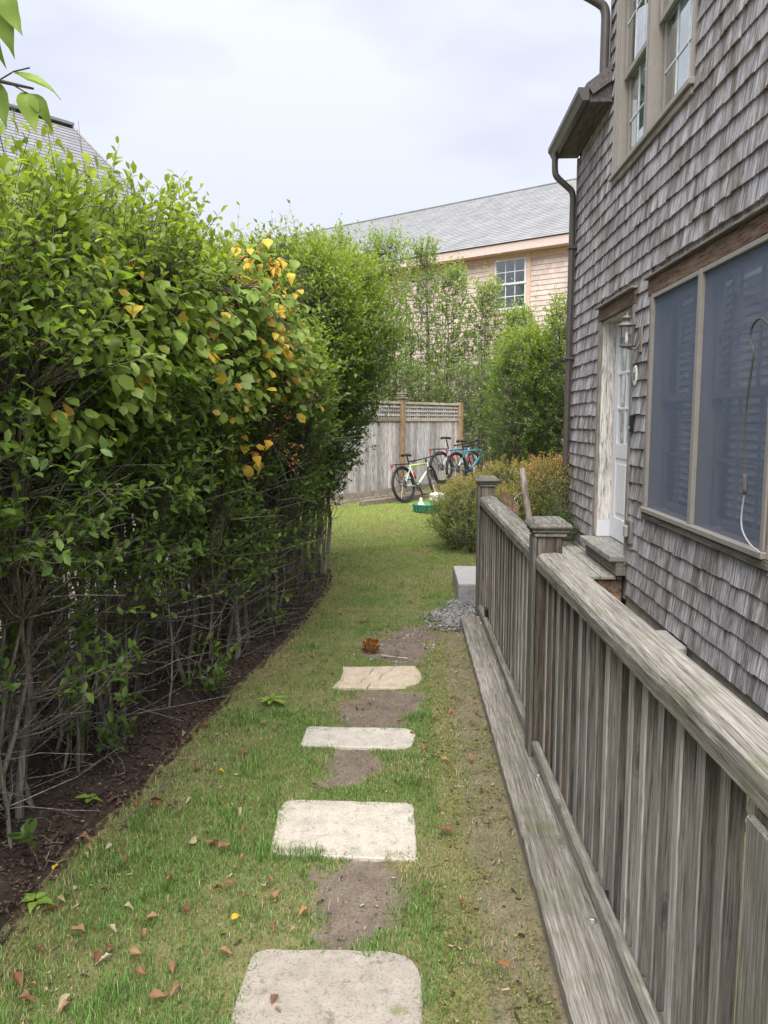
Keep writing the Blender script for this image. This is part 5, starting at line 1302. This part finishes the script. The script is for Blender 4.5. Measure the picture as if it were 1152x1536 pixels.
# ------------------------------------------------------------------ lawn grass
def lawn_density(x, y):
    d = np.ones_like(x)
    d *= np.clip((x - mulch_x(y)) / .12, 0, 1) ** .7
    d *= 1 - .97 * dirt(x, y)
    d *= ~gravel_area(x, y)
    d *= np.where((y < 6.14), x < .40, np.where(y < 7.75, x < .40, x < .9 + .1 * np.sin(y)))
    strip = np.clip((x - .08) / .22, 0, 1) * (y < 6.0)
    pn = vnoise(x * 5, y * 5, 12)
    d *= 1 - strip * np.clip(1.25 - pn * 1.1, 0, .9)
    pn2 = vnoise(x * 3.2 + 9, y * 3.2, 14)
    d *= np.clip(.35 + 1.5 * (pn2 - .22), .3, 1)
    for x0, x1, y0, y1 in SLABX: d *= ~((x > x0 + .03) & (x < x1 - .03) & (y > y0 + .03) & (y < y1 - .03))
    return d
def grass(name, label, y0, y1, dens, wid, hgt, seed, tri3):
    r = np.random.default_rng(seed); x0, x1 = -1.45, .95
    n = int((x1 - x0 + .6) * (y1 - y0) * dens); x = r.uniform(x0 - (.6 if y1 > 8 else 0), x1, n); y = r.uniform(y0, y1, n)
    if y1 > 9: pass
    d = lawn_density(x, y); k = r.random(n) < d; x, y, d = x[k], y[k], d[k]
    # cut to the picture's own wedge plus a margin
    k = (x > -.62 * y - .4); x, y, d = x[k], y[k], d[k]; n = len(x)
    pn = vnoise(x * 4, y * 4, 21); pd = vnoise(x * 2.2 + 3, y * 2.2, 22); pf = vnoise(x * 13, y * 13, 25)
    h = hgt * r.uniform(.5, 1.25, n) * (.55 + .75 * pn) * np.where((x > .1) & (y < 6), .7, 1)
    h = h * np.where(vnoise(x * 8, y * 8, 27) > .66, r.uniform(1.1, 2.1, n), 1)
    an = r.uniform(0, 6.28, n) ; ln = r.uniform(.2, 1.0, n)
    dirv = np.stack([np.cos(an), np.sin(an)], 1); side = np.stack([-np.sin(an), np.cos(an)], 1); w = wid * r.uniform(.6, 1.3, n)
    z = gz(x, y) - .004; P = np.stack([x, y], 1)
    def pt(xy, zz): return np.concatenate([xy, zz[:, None]], 1)
    tip = pt(P + dirv * (h * ln * .8)[:, None], z + h * np.sqrt(np.clip(1 - (ln * .7) ** 2, .1, 1)))
    a_ = pt(P - side * w[:, None] / 2, z); b_ = pt(P + side * w[:, None] / 2, z)
    green = np.array([.12, .232, .052]); lime = np.array([.17, .285, .062]); dry = np.array([.40, .345, .20]); deep = np.array([.075, .145, .04])
    dryp = np.clip((pd - .52) * 2.4, 0, .75) + .05 + np.where((x > .12) & (y < 6), .28, 0) + np.clip((.35 - (x - mulch_x(y))) * .9, 0, .3)
    isdry = r.random(n) < dryp * .8
    c = green + (lime - green) * (r.random(n) * np.clip(pf * 1.4, 0, 1))[:, None]; c = np.where((r.random(n) < .25)[:, None], deep, c)
    far = np.clip((y - 7) / 6, 0, 1)[:, None]; c = c * (1 - far * .55) + np.array([.36, .43, .12]) * far * .75  # blade colour turns paler and yellower with distance
    c = np.where(isdry[:, None], dry * r.uniform(.6, 1.15, (n, 1)), c) * r.uniform(.8, 1.2, (n, 1))
    if tri3:
        mxy = P + dirv * (h * ln * .28)[:, None]; mz = z + h * .62
        c_ = pt(mxy - side * w[:, None] * .4, mz); d_ = pt(mxy + side * w[:, None] * .4, mz)
        v = np.stack([a_, b_, c_, d_, tip], 1); f = np.array([(0, 1, 3), (0, 3, 2), (2, 3, 4)])
    else:
        v = np.stack([a_, b_, tip], 1); f = np.array([(0, 1, 2)])
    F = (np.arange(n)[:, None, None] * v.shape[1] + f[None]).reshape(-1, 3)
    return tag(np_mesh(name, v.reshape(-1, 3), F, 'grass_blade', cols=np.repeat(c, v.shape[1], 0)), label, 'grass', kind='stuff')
grass('lawn_grass', 'patchy short lawn around the near stepping stones', 1.5, 4.2, 36000, .0024, .026, 1, True)
grass('lawn_grass', 'patchy short lawn around the cracked slab and gravel', 4.2, 7.6, 18000, .0036, .028, 2, False)
grass('lawn_grass', 'smooth yellow-green lawn reaching to the lattice fence', 7.6, 16.9, 7000, .0065, .032, 3, False)
# clover and moss sprigs in the worn strip beside the railing timber
r = np.random.default_rng(5); n = 9000
x = r.uniform(.08, .41, n); y = 1.7 + 4.2 * r.random(n) ** 1.2; k = r.random(n) < np.clip((vnoise(x * 8, y * 8, 31) - .42) * 4, 0, 1); x, y = x[k], y[k]; n = len(x)
P = np.stack([x, y, gz(x, y) + r.uniform(.002, .014, n)], 1); an = r.uniform(0, 6.28, n)
D = np.stack([np.cos(an), np.sin(an), r.uniform(-.1, .5, n)], 1); Nn = np.array([0, 0, 1.0]) + r.normal(0, .3, (n, 3))
le = r.uniform(.006, .013, n); lv, lf, k = leaves_mesh(P, D, Nn, le, le * .8, 0)
cl = np.array([.23, .25, .07]) * r.uniform(.6, 1.3, (n, 1)) * r.uniform(.9, 1.1, (n, 3))
tag(np_mesh('moss_sprigs', lv, lf, 'leaf', cols=np.repeat(cl, k, 0)), 'yellow-green clover and moss in the worn strip beside the railing timber', 'moss', kind='stuff')

r = np.random.default_rng(15); n = 2600
x = r.uniform(-1.35, .4, n); y = 1.6 + 5.2 * r.random(n) ** 1.3; k = (x > mulch_x(y) - .05); x, y = x[k], y[k]
for a_, b_, c_, d_ in SLABX: k = ~((x > a_ - .02) & (x < b_ + .02) & (y > c_ - .02) & (y < d_ + .02)); x, y = x[k], y[k]
k = r.random(len(x)) < np.where(x > .05, 1, .25 + .75 * (x < mulch_x(y) + .3)); x, y = x[k], y[k]; n = len(x)
P = np.stack([x, y, gz(x, y) + r.uniform(.004, .02, n)], 1)
cl = np.where((r.random(n) < .5)[:, None], np.array([.075, .05, .036]), np.array([.30, .24, .15])) * r.uniform(.5, 1.3, (n, 1))
tag(scatter_boxes('lawn_litter', P, r.uniform(.003, .010, n), cl, 'chips', .25, 3.0, 16), 'tiny brown bark crumbs and straw bits scattered through the lawn', 'litter', kind='stuff')
# ------------------------------------------------------------------ fallen leaves, twigs, weeds
def ground_pt(px, py):
    p, yw = math.radians(PITCH), math.radians(YAW)
    fw = Vector((-math.sin(yw) * math.cos(p), math.cos(yw) * math.cos(p), -math.sin(p))); rt = Vector((math.cos(yw), math.sin(yw), 0)); u_ = rt.cross(fw)
    d = fw + rt * ((px - 576) / F_PX) - u_ * ((py - 768) / F_PX); k = -1.65 / d.z
    return d.x * k, d.y * k
FL = [(205, 1208, 'd', .055), (185, 1213, 'd', .04), (225, 1210, 'd', .06), (250, 1220, 'd', .045), (313, 1278, 'd', .07), (328, 1283, 'd', .05), (320, 1344, 'd', .05), (285, 1376, 'd', .05), (213, 1407, 'd', .045),
      (127, 1411, 'd', .055), (88, 1373, 'd', .07), (88, 1357, 'p', .04), (162, 1440, 'd', .045), (168, 1447, 'p', .05), (195, 1440, 'd', .045), (22, 1473, 'd', .08), (30, 1510, 'd', .05), (105, 1505, 'p', .05), (107, 1517, 'd', .05),
      (225, 1510, 'd', .05), (370, 1250, 'd', .04), (372, 1136, 'd', .055), (295, 1160, 'd', .05), (277, 1104, 'p', .04), (275, 1118, 'o', .04), (338, 1033, 'o', .045), (308, 1038, 'p', .045), (300, 1002, 'o', .04),
      (306, 1093, 'd', .05), (400, 1090, 'd', .04), (418, 1095, 'd', .035), (557, 1055, 'o', .045), (678, 1256, 'd', .06), (763, 1465, 'o', .06), (673, 1068, 'd', .05), (640, 1126, 'o', .05), (663, 1146, 'o', .045), (705, 1142, 'o', .04),
      (621, 1104, 'o', .04), (463, 1374, 'o', .05), (436, 1407, 'p', .035), (348, 1390, 'y', .05), (80, 1315, 'y', .045), (329, 1163, 'y', .03), (355, 1222, 'p', .05), (127, 1290, 'p', .03), (120, 1265, 'd', .05), (145, 1268, 'd', .045),
      (600, 880, 'd', .06), (548, 935, 'd', .06), (420, 905, 'd', .05), (470, 985, 'd', .05), (620, 905, 'o', .05), (560, 830, 'd', .06), (500, 900, 'd', .05), (395, 1043, 'd', .04), (690, 1360, 'd', .04), (720, 1225, 'd', .04), (655, 1080, 'd', .035),
      (250, 1330, 'd', .04), (60, 1440, 'd', .05), (330, 1440, 'd', .045), (150, 1345, 'd', .04), (260, 1455, 'd', .05), (410, 1330, 'p', .03), (180, 1280, 'd', .045)]
_r = random.Random(12)
for _ in range(34):
    FL.append((_r.uniform(20, 420), _r.uniform(1150, 1520), _r.choice('dddp'), _r.uniform(.025, .05)))
FL = [q for q in FL if q[0] > 330 - (q[1] - 1050) * .95 - 30]
mm = {'d': 'dry_leaf', 'p': 'pale_leaf', 'o': 'rust_leaf', 'y': 'vine_yellow'}
ll = {'d': ('curled dry brown leaf fallen on the lawn', 'dry brown fallen leaves'), 'p': ('pale bleached leaf fallen on the lawn edge', 'pale fallen leaves'), 'o': ('rusty orange leaf fallen near the path', 'rusty orange fallen leaves'), 'y': ('bright yellow leaf fallen on the grass', 'yellow fallen leaves')}
rr = random.Random(77)
for px, py, k, sz in FL:
    x, y = ground_pt(px, py); an = rr.uniform(0, 6.28)
    onslab = any(a_ < x < b_ and c_ < y < d_ for a_, b_, c_, d_ in SLABX)
    z = .016 if onslab else float(gz(np.array([x]), np.array([y]))[0]) + .028
    ob = put_leaf('fallen_leaf', mm[k], (x, y, z), (math.cos(an), math.sin(an), rr.uniform(-.05, .25)), (rr.uniform(-.5, .5), rr.uniform(-.5, .5), 1), sz * rr.uniform(.75, 1.05), None, rr.uniform(.4, .8))
    spots = (('beside the speckled grey slab', (-.22, 1.9)), ('beside the wide pale slab', (-.27, 2.93)), ('beside the narrow whitish slab', (-.28, 3.82)), ('near the cracked tan slab', (-.22, 4.77)),
             ('by the railing timber', (.36, min(max(y, 1.5), 5.5))), ('along the mulch edge', (float(mulch_x(np.array([y]))[0]) + .05, y)), ('on the far lawn beyond the gravel', (-.3, 8.0)), ('on open grass between mulch and slabs', (-.85, min(max(y, 1.8), 4.5))))
    where = min(spots, key=lambda q: math.hypot(x - q[1][0], y - q[1][1]))[0]
    if where.startswith(('along the mulch', 'on open grass')):
        where = ('on the grass' if 'open' in where else 'along the mulch edge') + ' level with the ' + ('speckled slab' if y < 2.4 else 'wide pale slab' if y < 3.4 else 'narrow slab' if y < 4.3 else 'cracked slab')
    kindw = {'d': 'curled dry brown leaf fallen ', 'p': 'pale bleached leaf fallen ', 'o': 'rusty orange leaf fallen ', 'y': 'bright yellow leaf fallen '}[k]
    lab = kindw + where; tag(ob, lab, 'leaf', lab.replace('leaf', 'leaves'))
for i, (pts, lab) in enumerate(((((180, 1262), (225, 1225), (262, 1190)), 'thin bare twig lying on the mulch'), (((480, 1078), (560, 1085), (640, 1098)), 'x'), (((645, 988), (690, 985), (700, 990)), 'x'))):
    if lab == 'x': continue
    w = [(*ground_pt(*p), .075) for p in pts]; tag(MB().tube(smooth_path(w, 2), .004, 5).build('twig', 'twig'), lab, 'twig')
w = [(*ground_pt(*p), .012) for p in ((570, 985), (590, 988), (612, 990))]; tag(MB().tube(smooth_path(w, 2), .006, 5).build('twig', 'fence_trim'), 'short pale twig on bare earth before the cracked slab', 'twig')
# dried flower head
hx, hy = ground_pt(557, 978); hc = thing('dried_flower_head', (hx, hy, 0), 'dried orange-brown hydrangea flower head lying on bare earth', 'flower head')
r = np.random.default_rng(9); n = 190; v_ = r.normal(0, 1, (n, 3)); v_ /= np.linalg.norm(v_, axis=1, keepdims=True)
P = np.array([hx, hy, .05]) + v_ * np.array([.055, .05, .042]) * r.uniform(.7, 1, (n, 1)); D = v_ + r.normal(0, .7, (n, 3)); le = r.uniform(.018, .03, n)
lv, lf, k = leaves_mesh(P, D, v_ + r.normal(0, .4, (n, 3)), le, le * .8, 1)
cl = np.array([.30, .13, .045]) * r.uniform(.5, 1.4, (n, 1)) * r.uniform(.9, 1.1, (n, 3)); tag(np_mesh('petals', lv, lf, 'leaf', hc, cols=np.repeat(cl, k, 0)), kind='stuff')
MB().tube([(hx, hy, .03), (hx + .03, hy - .03, .02), (hx + .09, hy - .05, .012)], .003, 5).build('flower_stalk', 'twig', hc)
for i, (px, py, s_, lab) in enumerate(((408, 1058, .10, 'pale green rosette weed in the lawn left of the narrow slab'), (52, 1362, .06, 'round green weed leaf patch at the mulch edge'), (135, 1220, .05, 'small bright seedling in dark mulch'))):
    x, y = ground_pt(px, py); wd = thing('weed', (x, y, .02 if i < 2 else .06), lab, 'weed')
    for k in range(9 if i == 0 else 5):
        an = k * 2.4 + rr.uniform(-.3, .3); put_leaf('weed_leaf', 'vine_green', (x + .008 * math.cos(an), y + .008 * math.sin(an), (.022 if i < 2 else .062) + .002 * k), (math.cos(an), math.sin(an), .28), (0, 0, 1), s_ * rr.uniform(.7, 1.1), wd, .35 if i == 0 else .7)

# ------------------------------------------------------------------ neighbouring houses
def courses(m_, org, ud, vd, nd, L_, H_, ex, th):
    """lapped courses: each row leans out at its lower edge"""
    org, ud, vd, nd = Vector(org), Vector(ud), Vector(vd), Vector(nd)
    k = 0
    while k * ex < H_ - 1e-4:
        v0, v1 = k * ex, min((k + 1) * ex, H_)
        a_ = org + vd * v0; b_ = org + vd * v1
        m_.add([a_ + nd * th, a_ + ud * L_ + nd * th, b_ + ud * L_ + nd * .002, b_ + nd * .002, a_, a_ + ud * L_], [(0, 1, 2, 3), (4, 5, 1, 0)]); k += 1
    return m_
d = Vector((.818, -.576, 0)); nb = Vector((.576, .818, 0)); rot = math.atan2(d.y, d.x)
brickish('pink_shingle', -rot, (.62, .50, .445), (.70, .585, .53), (.45, .35, .305), .17, .135)
brickish('grey_roof', -rot, (.235, .24, .25), (.285, .29, .30), (.19, .195, .205), .30, .088)
fh = thing('far_house', (1.6, 24, 0), 'two-storey house with pale pink cedar shingles and grey roof beyond the fence', 'house')
E0 = Vector((.52, 23, 6.42)); W0 = E0 + nb * .35
HL0, HL1 = -13.0, 7.5
wy = Vector((W0.x, W0.y, 0)) + d * HL0
S0, S1, Z0, Z1 = 1.84, 2.83, 4.70, 6.06
far_wall = MB()
for s0, s1, z0, z1 in ((HL0, S0 - .12, 0, 6.3), (S0 - .12, S1 + .12, 0, Z0 - .10), (S0 - .12, S1 + .12, Z1 + .12, 6.3), (S1 + .12, HL1, 0, 6.3)):
    courses(far_wall, Vector((W0.x, W0.y, z0)) + d * s0, d, (0, 0, 1), -nb, s1 - s0, z1 - z0, .135, .016)
far_wall.build('wall', 'pink_shingle', fh)
RD, RH = 4.25, 9.05
upv = (nb * RD + Vector((0, 0, RH - 6.42))); ul = upv.length; upv.normalize(); nrm = (-nb * (RH - 6.42) + Vector((0, 0, RD))).normalized()
rf = courses(MB(), E0 + d * (HL0 - .3) - nb * .05, d, upv, nrm, HL1 - HL0 + .6, ul, .14, .012)
rb0 = E0 + d * (HL0 - .3) + Vector((0, 0, RH - 6.42)) + nb * RD
rf.add([rb0, rb0 + d * (HL1 - HL0 + .6), rb0 + d * (HL1 - HL0 + .6) + nb * RD - Vector((0, 0, 2.6)), rb0 + nb * RD - Vector((0, 0, 2.6))], [(0, 1, 2, 3)])
rfo = rf.build('roof', 'grey_roof', fh)
MB().bar(rb0 + Vector((0, 0, .01)), rb0 + d * (HL1 - HL0 + .6) + Vector((0, 0, .01)), .2, .03).build('ridge_cap', 'grey_roof', fh)
MB().bar(E0 + d * (HL0 - .3) + Vector((0, 0, -.13)), E0 + d * (HL1 + .3) + Vector((0, 0, -.13)), .03, .22).build('fascia', 'far_fascia', fh)
MB().bar(E0 + d * HL0 + nb * .19 + Vector((0, 0, -.235)), E0 + d * HL1 + nb * .19 + Vector((0, 0, -.235)), .33, .02).build('soffit', 'far_trim', fh)
MB().bar(W0 + d * HL0 - nb * .02 + Vector((0, 0, -.34)), W0 + d * HL1 - nb * .02 + Vector((0, 0, -.34)), .03, .17).build('frieze_board', 'far_trim', fh)
def wpt(s, z, off): p = W0 + d * s - nb * off; return Vector((p.x, p.y, z))
fw = thing('window', tuple(wpt((S0 + S1) / 2, Z0, 0)), 'x', 'x')
for kk in ('label', 'category'): del fw[kk]
aspart(fw, fh)
fr = MB()
fr.bar(wpt(S0 - .07, Z0 - .05, .02), wpt(S0 - .07, Z1 + .12, .02), .12, .06, nb).bar(wpt(S1 + .07, Z0 - .05, .02), wpt(S1 + .07, Z1 + .12, .02), .12, .06, nb)
fr.bar(wpt(S0 - .13, Z1 + .07, .022), wpt(S1 + .13, Z1 + .07, .022), .065, .11).bar(wpt(S0 - .15, Z0 - .06, .03), wpt(S1 + .15, Z0 - .06, .03), .09, .07)
fr.build('trim', 'far_trim', fw)
zm = (Z0 + Z1) / 2
for z0, z1, o_ in ((Z0, zm + .02, .0), (zm - .02, Z1, .02)):
    sa = MB()
    for q in (S0 + .03, S1 - .03): sa.bar(wpt(q, z0, o_), wpt(q, z1, o_), .06, .04, nb)
    for q in (z0 + .03, z1 - .025): sa.bar(wpt(S0 + .06, q, o_), wpt(S1 - .06, q, o_), .038, .055)
    sa.build('sash', 'far_white', fw)
    for q in (1, 2): MB().bar(wpt(S0 + .06 + (S1 - S0 - .12) * q / 3, z0 + .05, o_), wpt(S0 + .06 + (S1 - S0 - .12) * q / 3, z1 - .05, o_), .022, .02, nb).build('muntin', 'far_white', fw)
    MB().bar(wpt(S0 + .06, (z0 + z1) / 2, o_), wpt(S1 - .06, (z0 + z1) / 2, o_), .021, .022).build('muntin', 'far_white', fw)
    for q in range(3):
        for v_ in range(2):
            a0 = S0 + .06 + (S1 - S0 - .12) * q / 3 + .011; a1 = S0 + .06 + (S1 - S0 - .12) * (q + 1) / 3 - .011; b0 = z0 + .057 + (z1 - z0 - .11) * v_ / 2; b1 = b0 + (z1 - z0 - .11) / 2 - .011
            MB().bar(wpt(a0, (b0 + b1) / 2, o_), wpt(a1, (b0 + b1) / 2, o_), .006, b1 - b0).build('pane', 'far_glass', fw)
MB().bar(wpt(S0 - .1, zm, -.25), wpt(S1 + .1, zm, -.25), .02, Z1 - Z0 + .2).build('window_backing', 'room_dark', fh)
# left neighbour: dark shingled gable roof above the hedge
rd = Vector((.63, .777, 0)).normalized(); dn = Vector((.777, -.63, 0)).normalized()
rot2 = math.atan2(rd.y, rd.x)
brickish('slate_roof', -rot2, (.19, .19, .205), (.245, .245, .265), (.14, .14, .155), .30, .07)
lh = thing('left_house', (-6.5, 10.5, 0), 'neighbour house with steep dark grey shingle roof behind the hedge', 'house')
R1 = Vector((-5.661, 13.0, 6.418)); RL = 11.0; dropz, run = 2.7, 3.6
upv = Vector((-dn.x * run, -dn.y * run, dropz)); ul = upv.length; upv.normalize(); nrm = rd.cross(upv).normalized()
if nrm.z < 0: nrm = -nrm
e0 = R1 + dn * run - Vector((0, 0, dropz)) - rd * RL
rf = courses(MB(), e0, rd, upv, nrm, RL, ul, .135, .010)
back = R1 - dn * run - Vector((0, 0, dropz)); rf.add([R1 - rd * RL, R1, back, back - rd * RL], [(0, 1, 2, 3)]); rf.build('roof', 'slate_roof', lh)
MB().bar(R1 - rd * RL + Vector((0, 0, .02)), R1 + rd * .02 + Vector((0, 0, .02)), .22, .04).build('ridge_cap', 'slate_roof', lh)
MB().bar(R1 + Vector((0, 0, -.06)) + rd * .02, R1 + dn * run + Vector((0, 0, -.06 - dropz)) + rd * .02, .04, .16).build('rake_board', 'left_wall', lh)
ew = R1 + dn * (run - .4) - rd * RL; eb = R1 - dn * (run - .4) - rd * RL; zt = R1.z - dropz - .05
MB().add([(ew.x, ew.y, 0), tuple(Vector((ew.x, ew.y, 0)) + rd * (RL - .3)), tuple(Vector((ew.x, ew.y, zt)) + rd * (RL - .3)), (ew.x, ew.y, zt),
          (eb.x, eb.y, 0), tuple(Vector((eb.x, eb.y, 0)) + rd * (RL - .3)), tuple(Vector((eb.x, eb.y, zt)) + rd * (RL - .3)), (eb.x, eb.y, zt), tuple(R1 - rd * .3 - Vector((0, 0, .1))), tuple(R1 - rd * RL - Vector((0, 0, .1)))],
         [(0, 1, 2, 3), (5, 4, 7, 6), (1, 5, 6, 8, 2), (4, 0, 3, 9, 7)]).build('wall', 'left_wall', lh)
